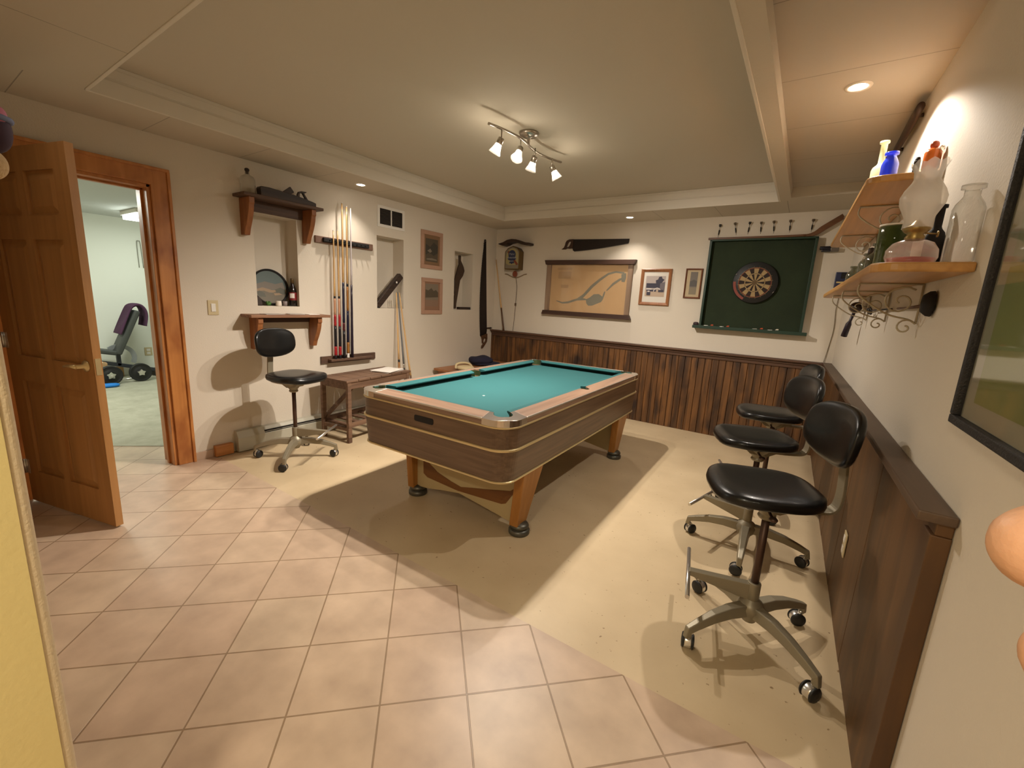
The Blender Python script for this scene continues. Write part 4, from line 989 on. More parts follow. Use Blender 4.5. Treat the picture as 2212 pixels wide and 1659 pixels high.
# low reddish bench in the corner, cap and cloth hat on it
t = thing('low_chest', 'low reddish wooden chest in the back left corner', 'chest', (0.30, -0.70, 0))
bm = box(BM(), 0.04, 0.58, -1.30, -0.06, 0.47, 0.50); obj('lid', bm, M_boxwood, t, bevel=0.004)
bm = box(BM(), 0.08, 0.54, -1.26, -0.08, 0.01, 0.47); obj('body', bm, M_boxwood, t, bevel=0.003)
t = thing('knit_cap', 'dark navy knitted cap lying on the low chest', 'cap', (0.30, -0.58, 0.50))
def capfn(p):
    q = p.copy(); u = p.x/0.19
    q.z *= 0.75+0.35*math.sin(2.6*u+0.8)**2
    return q
bm = blob(BM(), (0.26, -0.60, 0.572), 0.17, 0.13, 0.062, 30, 14, 0.8, mat=Matrix.Rotation(math.radians(55), 4, 'Z'), fn=capfn); obj('crown', bm, M_nightblue, t, smooth=True)
bm = blob(BM(), (0.30, -0.54, 0.526), 0.21, 0.14, 0.020, 30, 10, 0.8, mat=Matrix.Rotation(math.radians(55), 4, 'Z')); obj('brim', bm, M_nightblue, t, smooth=True)
t = thing('cloth_hat', 'cream cloth bundle with a loop lying on the front of the low chest', 'hat', (0.42, -1.12, 0.50))
bm = blob(BM(), (0.42, -1.12, 0.532), 0.115, 0.10, 0.032, 24, 10, 0.75); obj('body', bm, M_straw, t, smooth=True)
bm = tube(BM(), smooth_curve([(0.36, -1.23, 0.525), (0.34, -1.20, 0.575), (0.36, -1.12, 0.592), (0.41, -1.04, 0.580), (0.44, -1.0, 0.53)], 5), 0.014, 10); obj('loop', bm, M_straw, t, smooth=True)

# ================================================================= back wall
Y0 = -0.0006
# lighted beer sign shaped like a lantern with a curved roof
t = thing('beer_sign', 'lantern-shaped beer sign with blue ribbon emblem hanging in the left corner of the back wall', 'sign', (0.36, 0, 1.98))
roof = [(0.115, 2.196), (0.15, 2.205), (0.20, 2.215), (0.27, 2.245), (0.345, 2.256), (0.42, 2.250), (0.50, 2.225), (0.58, 2.205), (0.648, 2.198), (0.645, 2.170), (0.60, 2.165), (0.52, 2.180), (0.45, 2.205), (0.37, 2.215), (0.30, 2.205), (0.25, 2.180), (0.20, 2.168), (0.16, 2.178)]
bm = prism(BM(), roof, -0.13, Y0, 'Y'); obj('roof', bm, plain('sign_roof_brown', lin(.035, .016, .008), .5), t, bevel=0.006)
case = [(0.238, 1.842), (0.488, 1.842), (0.488, 2.09), (0.45, 2.135), (0.365, 2.165), (0.28, 2.135), (0.238, 2.09)]
bm = prism(BM(), case, -0.105, Y0, 'Y'); obj('case', bm, plain('sign_case_bronze', lin(.13, .075, .02), .4, .4), t, bevel=0.005)
M_sface = plain('sign_face_grey', lin(.22, .19, .14), .35); M_syel = plain('sign_face_cream', lin(.36, .30, .13), .35); M_sblue = plain('sign_blue', lin(.018, .028, .075), .4); M_sred = plain('sign_red', lin(.22, .055, .025), .5); M_swht = plain('sign_lettering', lin(.32, .33, .36), .5)
bm = BM(); face = [(0.25, 1.855), (0.475, 1.855), (0.475, 2.085), (0.44, 2.125), (0.365, 2.150), (0.29, 2.125), (0.25, 2.085)]
L_ = [(face, 0), (arc(0.365, 2.025, 0.105, 0, 180, 14)+[(0.26, 1.925), (0.30, 1.905), (0.43, 1.905), (0.47, 1.925)], 1),
      ([(0.275, 2.085), (0.305, 2.10), (0.47, 1.915), (0.44, 1.900)], 3), (arc(0.36, 2.045, 0.062, -20, 200, 16)+[(0.305, 2.01), (0.285, 1.995), (0.30, 1.975), (0.33, 1.965), (0.315, 1.925), (0.34, 1.930), (0.36, 1.915), (0.38, 1.930), (0.405, 1.925), (0.39, 1.965), (0.42, 1.975), (0.435, 1.995), (0.415, 2.01)], 2),
      ([(0.29, 2.012), (0.43, 2.012), (0.432, 1.994), (0.288, 1.994)], 4)]
for i, (pl, mi) in enumerate(L_): prism(bm, pl, -0.1055-0.0006*(i+1), -0.1055-0.0006*i, 'Y', mi)
obj('face', bm, [M_sface, M_syel, M_sblue, M_sred, M_swht], t)
def text_mesh(name, s, size, loc, mat, parent, rot=(PI/2, 0, 0)):
    c = bpy.data.curves.new('tmp', 'FONT'); c.body = s; c.size = size; c.align_x = 'CENTER'; c.align_y = 'CENTER'; c.extrude = 0.0004
    o = bpy.data.objects.new('tmp', c); COL.objects.link(o); dg = bpy.context.evaluated_depsgraph_get(); dg.update()
    me = bpy.data.meshes.new_from_object(o.evaluated_get(dg)); bpy.data.objects.remove(o); bpy.data.curves.remove(c)
    bm = BM(); bm.from_mesh(me); bpy.data.meshes.remove(me)
    bm.transform(Matrix.Translation(loc) @ Matrix.Rotation(rot[2], 4, 'Z') @ Matrix.Rotation(rot[0], 4, 'X'))
    return obj(name, bm, mat, parent)
text_mesh('lettering', 'Pabst', 0.042, (0.36, -0.1095, 2.052), M_swht, t)
text_mesh('lettering', 'Blue Ribbon', 0.024, (0.36, -0.1095, 2.003), M_sblue, t)
text_mesh('lettering', 'BEER', 0.030, (0.36, -0.1095, 1.955), M_swht, t)
bm = BM(); lathe(bm, [(0.0, 0.0), (0.040, 0.0), (0.042, -0.008), (0.030, -0.014), (0.024, -0.010), (0.0, -0.012)], (0.388, -0.045, 1.785), 24, axis='Y'); tag(obj('medallion', bm, M_sred, t), 'round reddish medallion under the case')
bm = tube(BM(), smooth_curve([(0.20, -0.03, 1.785), (0.24, -0.03, 1.783), (0.31, -0.03, 1.752), (0.385, -0.03, 1.737), (0.46, -0.03, 1.752), (0.53, -0.03, 1.780), (0.572, -0.03, 1.786)], 4), 0.005, 8); tag(obj('scroll', bm, plain('sign_scroll', lin(.25, .17, .10), .5), t), 'thin curved scroll')
bm = tube(BM(), smooth_curve([(0.390, -0.03, 1.755), (0.405, -0.010, 1.60), (0.398, -0.008, 1.40), (0.390, -0.008, 1.20), (0.377, -0.012, 0.968)], 5), 0.0035, 8); box(bm, 0.388, 0.408, -0.020, -0.003, 1.335, 1.375); obj('power_cord', bm, plain('brown_cord', lin(.10, .06, .03), .6), t)

# hand saw above the map
t = thing('hand_saw', 'short wide dark hand saw hung level above the framed map', 'saw', (1.5, 0, 2.16))
teeth = []
n_ = 46
for i in range(n_):
    x = 1.275+(2.005-1.275)*i/n_; z = 2.090+(2.172-2.090)*(i/n_)**1.4
    teeth += [(x, z), (x+0.010, z-0.010)]
bm = prism(BM(), [(1.245, 2.236), (1.25, 2.13), (1.262, 2.093)]+teeth+[(2.008, 2.177), (2.012, 2.22)], -0.010, -0.006, 'Y'); obj('blade', bm, M_ironsaw, t)
def loop_plate(bm, outer, inner, d0, d1, axis):
    n = len(outer)
    def P(q, d): return {'X': (d, q[0], q[1]), 'Y': (q[0], d, q[1])}[axis]
    V = [[bm.verts.new(P(q, d)) for q in c] for d in (d0, d1) for c in (outer, inner)]
    for i in range(n):
        j = (i+1) % n
        bm.faces.new((V[0][i], V[0][j], V[1][j], V[1][i])); bm.faces.new((V[2][i], V[2][j], V[3][j], V[3][i]))
        bm.faces.new((V[0][i], V[0][j], V[2][j], V[2][i])); bm.faces.new((V[1][i], V[1][j], V[3][j], V[3][i]))
    return bm
out_ = [(1.26, 2.238), (1.20, 2.236), (1.165, 2.222), (1.150, 2.200), (1.143, 2.165), (1.130, 2.135), (1.095, 2.112), (1.150, 2.112), (1.178, 2.125), (1.205, 2.120), (1.235, 2.122), (1.255, 2.120)]
in_ = [(1.228, 2.205), (1.215, 2.210), (1.200, 2.208), (1.188, 2.195), (1.180, 2.175), (1.172, 2.160), (1.168, 2.146), (1.176, 2.138), (1.185, 2.136), (1.198, 2.142), (1.212, 2.160), (1.224, 2.185)]
bm = loop_plate(BM(), out_, in_, -0.022, -0.001, 'Y'); obj('handle', bm, plain('saw_handle_wood', lin(.05, .020, .010), .5), t, bevel=0.004)

# framed map between two dark ledges
t = thing('framed_map', 'wide framed tan map with a grey river between dark ledges on the back wall', 'framed map', (1.5, 0, 1.61))
M_mapwood = wood('map_ledge_wood', lin(.038, .016, .010), lin(.075, .034, .020), 'X', 9, 10, 0.5); M_mapside = wood('map_side_wood', lin(.17, .105, .06), lin(.30, .20, .13), 'Z', 8, 10, .5)
bm = prism(BM(), [(0.868, 1.972), (2.135, 1.972), (2.115, 1.915), (0.888, 1.915)], -0.055, Y0, 'Y'); obj('top_ledge', bm, M_mapwood, t, bevel=0.003)
bm = prism(BM(), [(0.888, 1.305), (2.110, 1.305), (2.135, 1.250), (0.868, 1.250)], -0.065, Y0, 'Y'); obj('bottom_ledge', bm, M_mapwood, t, bevel=0.003)
for x0, x1 in ((0.895, 0.965), (2.038, 2.100)):
    bm = box(BM(), x0, x1, -0.030, Y0, 1.3055, 1.9145); obj('side_stile', bm, M_mapside, t, bevel=0.003)
M_map = plain('map_paper', lin(.62, .40, .20), .6, var=.10, vscale=2.5); M_riv = plain('map_river', lin(.25, .235, .175), .6); M_box = plain('map_legend', lin(.50, .32, .16), .6)
bm = BM(); Lm = [(R4(0.965, 2.038, 1.3055, 1.9145), 0),
  ([(1.07, 1.445), (1.16, 1.425), (1.25, 1.440), (1.38, 1.485), (1.46, 1.54), (1.56, 1.655), (1.66, 1.735), (1.78, 1.815), (1.88, 1.838), (1.99, 1.825), (1.995, 1.805), (1.88, 1.815), (1.79, 1.790), (1.68, 1.710), (1.59, 1.630), (1.49, 1.520), (1.46, 1.49), (1.52, 1.478), (1.50, 1.465), (1.38, 1.455), (1.25, 1.412), (1.16, 1.405), (1.07, 1.435)], 1),
  ([(1.505, 1.475), (1.555, 1.500), (1.61, 1.545), (1.68, 1.550), (1.73, 1.520), (1.745, 1.49), (1.72, 1.45), (1.66, 1.425), (1.60, 1.398), (1.545, 1.395), (1.515, 1.425)], 1),
  ([(1.728, 1.515), (1.75, 1.585), (1.765, 1.582), (1.76, 1.545), (1.742, 1.49)], 1), ([(1.775, 1.60), (1.85, 1.69), (1.93, 1.745), (1.975, 1.76), (1.965, 1.735), (1.87, 1.67), (1.785, 1.59)], 1),
  ([(1.955, 1.80), (2.015, 1.815), (2.02, 1.76), (2.005, 1.705), (1.965, 1.71)], 1),
  (R4(1.075, 1.265, 1.735, 1.825), 2), (R4(1.125, 1.235, 1.615, 1.655), 2), (R4(1.06, 1.275, 1.848, 1.875), 2)]
for i, (pl, mi) in enumerate(Lm): prism(bm, pl, -0.0120-0.0004*(i+1), -0.0120-0.0004*i, 'Y', mi)
obj('map_sheet', bm, [M_map, M_riv, M_box], t)
bm = box(BM(), 0.966, 2.037, -0.0195, -0.0185, 1.306, 1.914); obj('glass_pane', bm, glass('picture_glass', (.97, .97, .97, 1), .12), t)

def frame_y(name, label, x0, x1, z0, z1, fw, mf, mm, mats, art, depth=0.022, group=None):
    t = thing(name, label, 'framed picture', ((x0+x1)/2, 0, (z0+z1)/2), 0, group)
    bm = BM()
    # mitred moulding with a raised outer bead
    for (a, b) in (((x0, z0), (x1, z0)), ((x1, z0), (x1, z1)), ((x1, z1), (x0, z1)), ((x0, z1), (x0, z0))):
        c = Vector(((x0+x1)/2, 0, (z0+z1)/2)); a3 = Vector((a[0], 0, a[1])); b3 = Vector((b[0], 0, b[1]))
        n = Vector((-(b3-a3).z, 0, (b3-a3).x)).normalized(); n = n if n.dot(c-a3) > 0 else -n; d = (b3-a3).normalized()
        prof = [(0, 0.001), (0, depth*0.8), (fw*0.25, depth), (fw*0.6, depth*0.8), (fw, depth*0.45), (fw, 0.001)]
        r0 = [bm.verts.new(a3+n*u+d*u+Vector((0, -v, 0))) for u, v in prof]; r1 = [bm.verts.new(b3+n*u-d*u+Vector((0, -v, 0))) for u, v in prof]
        k = len(prof)
        for i in range(k): bm.faces.new((r0[i], r0[(i+1) % k], r1[(i+1) % k], r1[i]))
    obj('frame', bm, mf, t)
    bm = box(BM(), x0+fw*.8, x1-fw*.8, -0.006, -0.001, z0+fw*.8, z1-fw*.8); obj('mat_board', bm, mm, t)
    bm = BM()
    for i, (pl, mi) in enumerate(art): prism(bm, pl, -0.006-0.0004*(i+1), -0.006-0.0004*i, 'Y', mi)
    obj('print', bm, mats, t); return t
M_fr1 = wood('red_oak_frame', lin(.22, .085, .03), lin(.34, .14, .055), 'Z', 8, 12, 0.35); M_matw = plain('white_mat', lin(.66, .62, .55), .8)
M_sky = plain('photo_sky', lin(.40, .34, .31), .6); M_dk = plain('photo_dark', lin(.028, .024, .045), .6); M_gnd = plain('photo_ground', lin(.44, .33, .24), .6); M_wh = plain('photo_white', lin(.60, .54, .50), .6); M_mid = plain('photo_mid', lin(.13, .11, .12), .6)
wheel = arc(2.412, 1.605, 0.045, 0, 180, 12)+arc(2.412, 1.605, 0.036, 180, 0, 12)
frame_y('framed_photo', 'wooden framed photo of a tractor before a dark barn on the back wall', 2.205, 2.563, 1.442, 1.868, 0.036, M_fr1, M_matw, [M_sky, M_dk, M_gnd, M_wh, M_mid],
  [(R4(2.268, 2.498, 1.545, 1.785), 0), (R4(2.268, 2.498, 1.545, 1.625), 2), (R4(2.278, 2.44, 1.645, 1.70), 1), ([(2.39, 1.70), (2.385, 1.735), (2.41, 1.745), (2.42, 1.775), (2.45, 1.78), (2.46, 1.755), (2.485, 1.745), (2.47, 1.725), (2.455, 1.70)], 1), ([(2.44, 1.70), (2.495, 1.72), (2.495, 1.60), (2.44, 1.60)], 4),
   (R4(2.285, 2.345, 1.625, 1.64), 3), (R4(2.285, 2.40, 1.605, 1.625), 1), (wheel, 3), (R4(2.425, 2.485, 1.60, 1.625), 1), (R4(2.290, 2.335, 1.560, 1.600), 1), (R4(2.300, 2.325, 1.597, 1.613), 3)])
frame_y('framed_photo', 'narrow brown framed grey print just left of the green dart backboard', 2.716, 2.896, 1.541, 1.872, 0.017, wood('brown_thin_frame', lin(.13, .045, .022), lin(.19, .07, .035), 'Z', 8, 12, .4), plain('beige_mat', lin(.50, .40, .25), .8), [plain('grey_print', lin(.155, .13, .105), .6), plain('grey_print_dark', lin(.085, .075, .065), .6), plain('grey_print_tan', lin(.22, .18, .115), .6)],
  [(R4(2.770, 2.848, 1.585, 1.835), 0), (R4(2.770, 2.848, 1.675, 1.735), 1), ([(2.785, 1.735), (2.81, 1.75), (2.84, 1.735)], 1), (R4(2.770, 2.848, 1.585, 1.665), 2)], depth=0.018)

# green dart backboard with tray, hockey stick on top
t = thing('dart_backboard', 'tall green felt dart backboard with side rails and a bottom tray', 'dart backboard', (3.42, 0, 1.72))
bx0, bx1, bz0, bz1, bd = 2.945, 3.905, 1.262, 2.165, 0.075
bm = box(BM(), bx0, bx1, -0.022, Y0, bz0-0.02, bz1); obj('panel', bm, M_green, t)
for a, b in ((bx0-0.006, bx0+0.018), (bx1-0.018, bx1+0.006)):
    bm = box(BM(), a, b, -bd, -0.0005, bz0-0.035, bz1); tag(obj('side_rail', bm, M_greenp, t, bevel=0.003), 'glossy green side rail')
bm = box(BM(), bx0-0.006, bx1+0.006, -bd, -0.0005, bz1-0.012, bz1+0.006); obj('top_rail', bm, M_greenp, t, bevel=0.003)
bm = BM(); box(bm, bx0-0.068, bx1+0.05, -bd-0.025, -0.0005, bz0-0.045, bz0-0.024); box(bm, bx0-0.068, bx1+0.05, -bd-0.033, -bd-0.020, bz0-0.045, bz0-0.012); obj('tray', bm, M_greenp, t, bevel=0.003)
t = thing('hockey_stick', 'brown wooden hockey stick lying along the top of the dart backboard', 'hockey stick', (3.4, -0.04, 2.18))
pth = smooth_curve([(2.915, -0.045, 2.182), (3.30, -0.045, 2.183), (3.74, -0.045, 2.186), (3.86, -0.045, 2.198), (3.94, -0.045, 2.255), (4.075, -0.045, 2.352)], 6)
bm = BM(); rings = []
for i, p in enumerate(pth):
    d = (pth[min(i+1, len(pth)-1)]-pth[max(i-1, 0)]).normalized(); n = Vector((0, 1, 0)).cross(d); u = i/len(pth)
    hh = 0.011 if p.x < 3.80 else 0.011+0.014*min(1, (p.x-3.80)/0.12); ww = 0.014 if p.x < 3.8 else 0.007
    rings.append([bm.verts.new(p+n*s*hh+Vector((0, v*ww, 0))) for s, v in ((-1, -1), (1, -1), (1, 1), (-1, 1))])
for p, q in zip(rings, rings[1:]):
    for j in range(4): bm.faces.new((p[j], p[(j+1) % 4], q[(j+1) % 4], q[j]))
bm.faces.new(rings[0][::-1]); bm.faces.new(rings[-1]); obj('stick', bm, M_stick, t, bevel=0.003)
# dart board: bristle disc with segments, dark outer ring
t = thing('dartboard', 'round dartboard with cream and dark segments on the green backboard', 'dartboard', (3.425, -0.025, 1.727))
dc = (3.425, 0, 1.727); RB = 0.212
bm = lathe(BM(), [(RB, -0.0225), (RB, -0.050), (RB-0.006, -0.056), (0.0, -0.056)], dc, 64, axis='Y'); obj('backing', bm, M_rubber, t)
M_dcr = plain('dart_cream', lin(.36, .25, .115), .8); M_dbk = plain('dart_black', lin(.020, .009, .006), .8); M_drd = plain('dart_red', lin(.13, .022, .010), .8); M_dbul = plain('dart_bull', lin(.12, .075, .03), .8)
bm = BM()
def sector(r0, r1, a0, a1, y, mi, n=3):
    p = [(dc[0]+r1*math.cos(a0+(a1-a0)*i/n), dc[2]+r1*math.sin(a0+(a1-a0)*i/n)) for i in range(n+1)]+[(dc[0]+r0*math.cos(a1+(a0-a1)*i/n), dc[2]+r0*math.sin(a1+(a0-a1)*i/n)) for i in range(n+1)]
    prism(bm, p, y, y+0.0008, 'Y', mi)
NS = 20; r_d = 0.155
for k in range(NS):
    a0 = 2*PI*(k-0.5)/NS+PI/2; a1 = 2*PI*(k+0.5)/NS+PI/2; dkk = k % 2 == 1
    sector(0.022, 0.088, a0, a1, -0.0572, 1 if dkk else 0); sector(0.096, r_d-0.010, a0, a1, -0.0572, 1 if dkk else 0)
    sector(0.088, 0.096, a0, a1, -0.0572, 0 if dkk else 3); sector(r_d-0.010, r_d, a0, a1, -0.0572, 2 if dkk else 2)
sector(0.0005, 0.022, 0, 2*PI-0.001, -0.0572, 3, 24)
obj('face', bm, [M_dcr, M_dbk, M_drd, M_dbul], t)
bm = BM(); sector(r_d+0.022, RB-0.010, math.radians(178), math.radians(243), -0.0574, 0, 14); tag(obj('worn_arc', bm, plain('worn_red', lin(.24, .055, .035), .7), t), 'worn red arc on the outer ring')
bm = BM()
for k in range(NS):
    a = 2*PI*(k+0.5)/NS+PI/2; tube(bm, [(dc[0]+0.022*math.cos(a), -0.0585, dc[2]+0.022*math.sin(a)), (dc[0]+0.168*math.cos(a), -0.0585, dc[2]+0.168*math.sin(a))], 0.0008, 4)
for r in (0.092, r_d): tube(bm, [(dc[0]+r*math.cos(2*PI*i/48), -0.0585, dc[2]+r*math.sin(2*PI*i/48)) for i in range(49)], 0.0008, 4)
obj('wires', bm, M_brass, t)
for (a, l) in ((158, .03), (-30, .03)):
    c = Vector((dc[0]+(RB-0.01)*math.cos(math.radians(a)), -0.060, dc[2]+(RB-0.01)*math.sin(math.radians(a))))
    bm = tube(BM(), [c, c+Vector((0.012, 0, 0.016))], 0.003, 6); tag(obj('clip', bm, M_steel, t), 'small bright clip')

# darts stuck in the wall above the backboard
M_fl = [plain('dart_flight_dark', lin(.03, .022, .014), .5), plain('dart_flight_tan', lin(.13, .09, .05), .5)]
def dart(name, label, tip, tail, fl, group, barrel=M_black):
    t = thing('dart', label, 'dart', tip, 0, group)
    a, b = Vector(tip), Vector(tail)
    obj('barrel', tube(BM(), [a.lerp(b, .0), a.lerp(b, .16), a.lerp(b, .20), a.lerp(b, .52), a.lerp(b, .56)], [0.001, 0.0016, 0.0052, 0.0062, 0.003], 8), barrel, t)
    obj('shaft', tube(BM(), [a.lerp(b, .56), a.lerp(b, 1)], 0.0023, 8), M_black, t)
    d, x, y = frame_of(a, b); bm = BM()
    for v in (x, y): 
        for s in (-1, 1):
            w = v.cross(d)*0.0005
            q = [a.lerp(b, .74)+v*s*.001, a.lerp(b, .84)+v*s*0.013, a.lerp(b, .99)+v*s*0.013, a.lerp(b, 1.0)+v*s*.001]
            lo = [bm.verts.new(p-w) for p in q]; hi = [bm.verts.new(p+w) for p in q]
            bm.faces.new(lo); bm.faces.new(hi[::-1])
            for j in range(4): bm.faces.new((lo[j], lo[(j+1) % 4], hi[(j+1) % 4], hi[j]))
    obj('flight', bm, fl, t)
names = ['first dart from the left in the row above the dart backboard', 'second dart from the left in the row above the dart backboard, thin flight', 'third dart from the left in the row above the dart backboard', 'fourth dart from the left, middle of the row above the backboard', 'fifth dart from the left in the row above the dart backboard', 'sixth dart from the left in the row above the dart backboard', 'last dart on the right in the row above the backboard, by the stick']
for i, (xb, xt, zb_, zt) in enumerate(((3.0, 3.012, 2.205, 2.335), (3.175, 3.152, 2.222, 2.345), (3.284, 3.295, 2.224, 2.345), (3.402, 3.398, 2.224, 2.34), (3.520, 3.509, 2.224, 2.344), (3.657, 3.652, 2.226, 2.345), (3.837, 3.842, 2.226, 2.342))):
    dart('dart', names[i], (xb, -0.001, zb_), (xt, -0.030, zt), M_fl[0 if i in (0, 2) else 1], 'darts stuck in the wall')
# darts lying in the tray
M_or = plain('orange_flight', lin(.48, .075, .02), .4); M_sl = plain('pale_flight', lin(.60, .56, .45), .4)
for i, (x, m, lb) in enumerate(((3.04, M_or, 'small red dart lying leftmost in the green tray'), (3.20, M_or, 'orange dart lying left of the middle in the green tray'), (3.52, M_or, 'orange dart lying right of the middle in the green tray'), (3.66, M_sl, 'pale dart lying near the right end of the green tray'))):
    dart('dart', lb, (x-0.07, -0.075, 1.2465), (x+0.05, -0.08, 1.2535), m, 'darts in the tray', M_steel)
bm = blob(BM(), (2.905, -0.062, 1.262), 0.030, 0.024, 0.021, 16, 10, 0.8); tag(obj('chalk_block', bm, plain('maroon_chalk', lin(.035, .016, .018), .7)), 'small dark maroon lump at the left end of the dart tray', 'chalk')

# little things in the right corner of the back wall
t = thing('toy_cannon', 'small dark model gun on a peg beside the dart backboard', 'ornament', (4.0, -0.03, 2.055))
bm = BM(); tube(bm, [(3.932, -0.035, 2.066), (4.02, -0.035, 2.062)], [0.016, 0.022], 12); box(bm, 3.95, 4.02, -0.06, -0.001, 2.03, 2.05); obj('barrel', bm, plain('gunmetal', lin(.02, .018, .025), .4, .4), t, bevel=.003)
bm = BM(); box(bm, 4.02, 4.085, -0.055, -0.0008, 2.032, 2.068); obj('stock', bm, plain('grey_metal', lin(.14, .12, .10), .4, .4), t, bevel=.004)
t = thing('blue_tin', 'dark blue tin sign with a yellow band on the back wall by the lower shelf', 'tin sign', (4.17, -0.02, 1.77))
bm = box(BM(), 4.098, 4.196, -0.05, -0.0008, 1.69, 1.84); obj('tin', bm, plain('tin_blue', lin(.012, .018, .065), .4), t, bevel=.004)
bm = BM(); box(bm, 4.112, 4.195, -0.0515, -0.050, 1.738, 1.752); tag(obj('band', bm, plain('tin_band', lin(.55, .42, .18), .4), t), 'pale yellow band')
bm = BM(); box(bm, 4.140, 4.195, -0.0515, -0.050, 1.78, 1.835); tag(obj('dark_patch', bm, M_black, t), 'black upper patch')
bm = tube(BM(), smooth_curve([(4.160, -0.006, 1.69), (4.152, -0.008, 1.50), (4.165, -0.007, 1.30), (4.150, -0.007, 1.10), (4.135, -0.010, 0.967)], 5), 0.0028, 6); tag(obj('hanging_string', bm, plain('thin_cord', lin(.16, .12, .07), .6)), 'thin string hanging down the right corner of the back wall', 'string')

# outlet on the right panelling
t = thing('wall_outlet', 'ivory outlet plate set in the right wall panelling', 'outlet', (xr(-2.82)-0.03, -2.82, 0.36))
bm = BM(); rstrip(bm, 0.031, 0.037, -2.855, -2.785, 0.302, 0.418); obj('plate', bm, M_ivory, t, bevel=.002)
bm = BM(); rstrip(bm, 0.037, 0.040, -2.837, -2.803, 0.318, 0.350); rstrip(bm, 0.037, 0.040, -2.837, -2.803, 0.370, 0.402); obj('socket', bm, M_white, t, bevel=.001)

# ================================================================= right wall
M_iron = plain('pale_iron', lin(.46, .40, .29), .5, .2)
def rpt(d, y, z): return Vector((xr(y)-d, y, z))
def shelf(label, yn, yf, ztop, depth, scroll_y):
    t = thing('corner_shelf', label, 'shelf', (xr((yn+yf)/2), (yn+yf)/2, ztop))
    r = 0.06
    # rounded front corners
    out = [(0.0008, yn), (depth-r, yn)]+[(depth-r+r*math.sin(math.radians(a)), yn+r-r*math.cos(math.radians(a))) for a in (15, 30, 45, 60, 75, 90)]+[(depth, yf-r)]+[(depth-r+r*math.cos(math.radians(a)), yf-r+r*math.sin(math.radians(a))) for a in (15, 30, 45, 60, 75, 90)]+[(0.0008, yf)]
    bm = prism(BM(), [(xr(y)-d, y) for d, y in out], ztop-0.028, ztop); obj('board', bm, M_oak, t, bevel=0.006, seg=3)
    for y in scroll_y:
        bm = BM(); zt = ztop-0.029
        tube(bm, [rpt(0.006, y, zt-0.002), rpt(depth-0.03, y, zt-0.004)], 0.0042, 6); tube(bm, [rpt(0.006, y, zt), rpt(0.006, y, zt-0.15)], 0.0042, 6)
        sp = []
        for i in range(26):
            a = math.radians(-60+i*22); rr = 0.006+0.0021*i
            sp.append(rpt(0.062+rr*math.cos(a), y, zt-0.068+rr*math.sin(a)))
        tube(bm, sp, 0.0038, 6)
        tube(bm, smooth_curve([rpt(depth-0.03, y, zt-0.004), rpt(depth-0.035, y, zt-0.05), rpt(0.10, y, zt-0.115), rpt(0.03, y, zt-0.135), rpt(0.006, y, zt-0.15)], 5), 0.0038, 6)
        sp2 = []
        for i in range(16):
            a = math.radians(90+i*26); rr = 0.005+0.0017*i
            sp2.append(rpt(0.035+rr*math.cos(a), y, zt-0.165+rr*math.sin(a)))
        tube(bm, sp2, 0.0036, 6)
        tag(obj('scroll_bracket', bm, M_iron, t), 'pale wrought iron scroll bracket')
    return t
ZL, ZU = 1.585, 2.000
shelf('lower long golden wood shelf on the right wall, holding the oil lamp', -3.565, -1.15, ZL, 0.225, (-3.05, -2.40, -1.75))
shelf('upper long golden wood shelf on the right wall, holding coloured bottles', -2.875, -0.80, ZU, 0.225, (-2.40, -1.45))

# oil lamp
M_frost = glass('frosted_chimney', (.88, .85, .80, 1), .18, dif=.36, difcol=(.80, .74, .66, 1), rough=.25)
M_font = glass('lamp_font_glass', (.93, .88, .84, 1), .25, dif=.25, difcol=(.82, .72, .62, 1), rough=.12)
M_pink = plain('pink_oil', lin(.60, .12, .16), .25)
M_brassd = plain('aged_brass', lin(.34, .24, .09), .35, .8)
lc = (xr(-3.34)-0.108, -3.34, ZL)
t = thing('oil_lamp', 'glass oil lamp with frosted chimney and pink oil on the lower shelf', 'oil lamp', lc)
bm = lathe(BM(), [(0, 0.001), (0.050, 0.001), (0.058, 0.010), (0.068, 0.035), (0.066, 0.058), (0.052, 0.080), (0.030, 0.090), (0.022, 0.093)], (0, 0, 0), 16, close=False); obj('font', bm, M_font, t, local=True)
bm = lathe(BM(), [(0, 0.003), (0.0488, 0.003), (0.0568, 0.012), (0.0640, 0.032), (0.0, 0.032)], (0, 0, 0), 20); tag(obj('oil', bm, M_pink, t, local=True), 'pink lamp oil')
bm = lathe(BM(), [(0.023, 0.090), (0.026, 0.098), (0.020, 0.108), (0.030, 0.116), (0.036, 0.124), (0.034, 0.130), (0.018, 0.136), (0.008, 0.150), (0.0, 0.152)], (0, 0, 0), 24, close=False); tube(bm, [(0.02, 0, 0.112), (0.055, 0.02, 0.110)], 0.0025, 6); lathe(bm, [(0, 0.0), (0.010, 0.0), (0.010, 0.004), (0, 0.004)], (0.055, 0.02, 0.110), 12, axis='X'); obj('burner', bm, M_brassd, t, local=True, smooth=True)
bm = lathe(BM(), [(0.038, 0.126), (0.036, 0.150), (0.040, 0.165), (0.056, 0.200), (0.058, 0.222), (0.050, 0.243), (0.036, 0.266), (0.033, 0.276), (0.035, 0.296), (0.046, 0.324)], (0, 0, 0), 36, close=False)
for v in bm.verts:
    if v.co.z > 0.315: a = math.atan2(v.co.y, v.co.x); v.co.z += 0.006*math.cos(8*a)
obj('chimney', bm, M_frost, t, local=True, smooth=True)

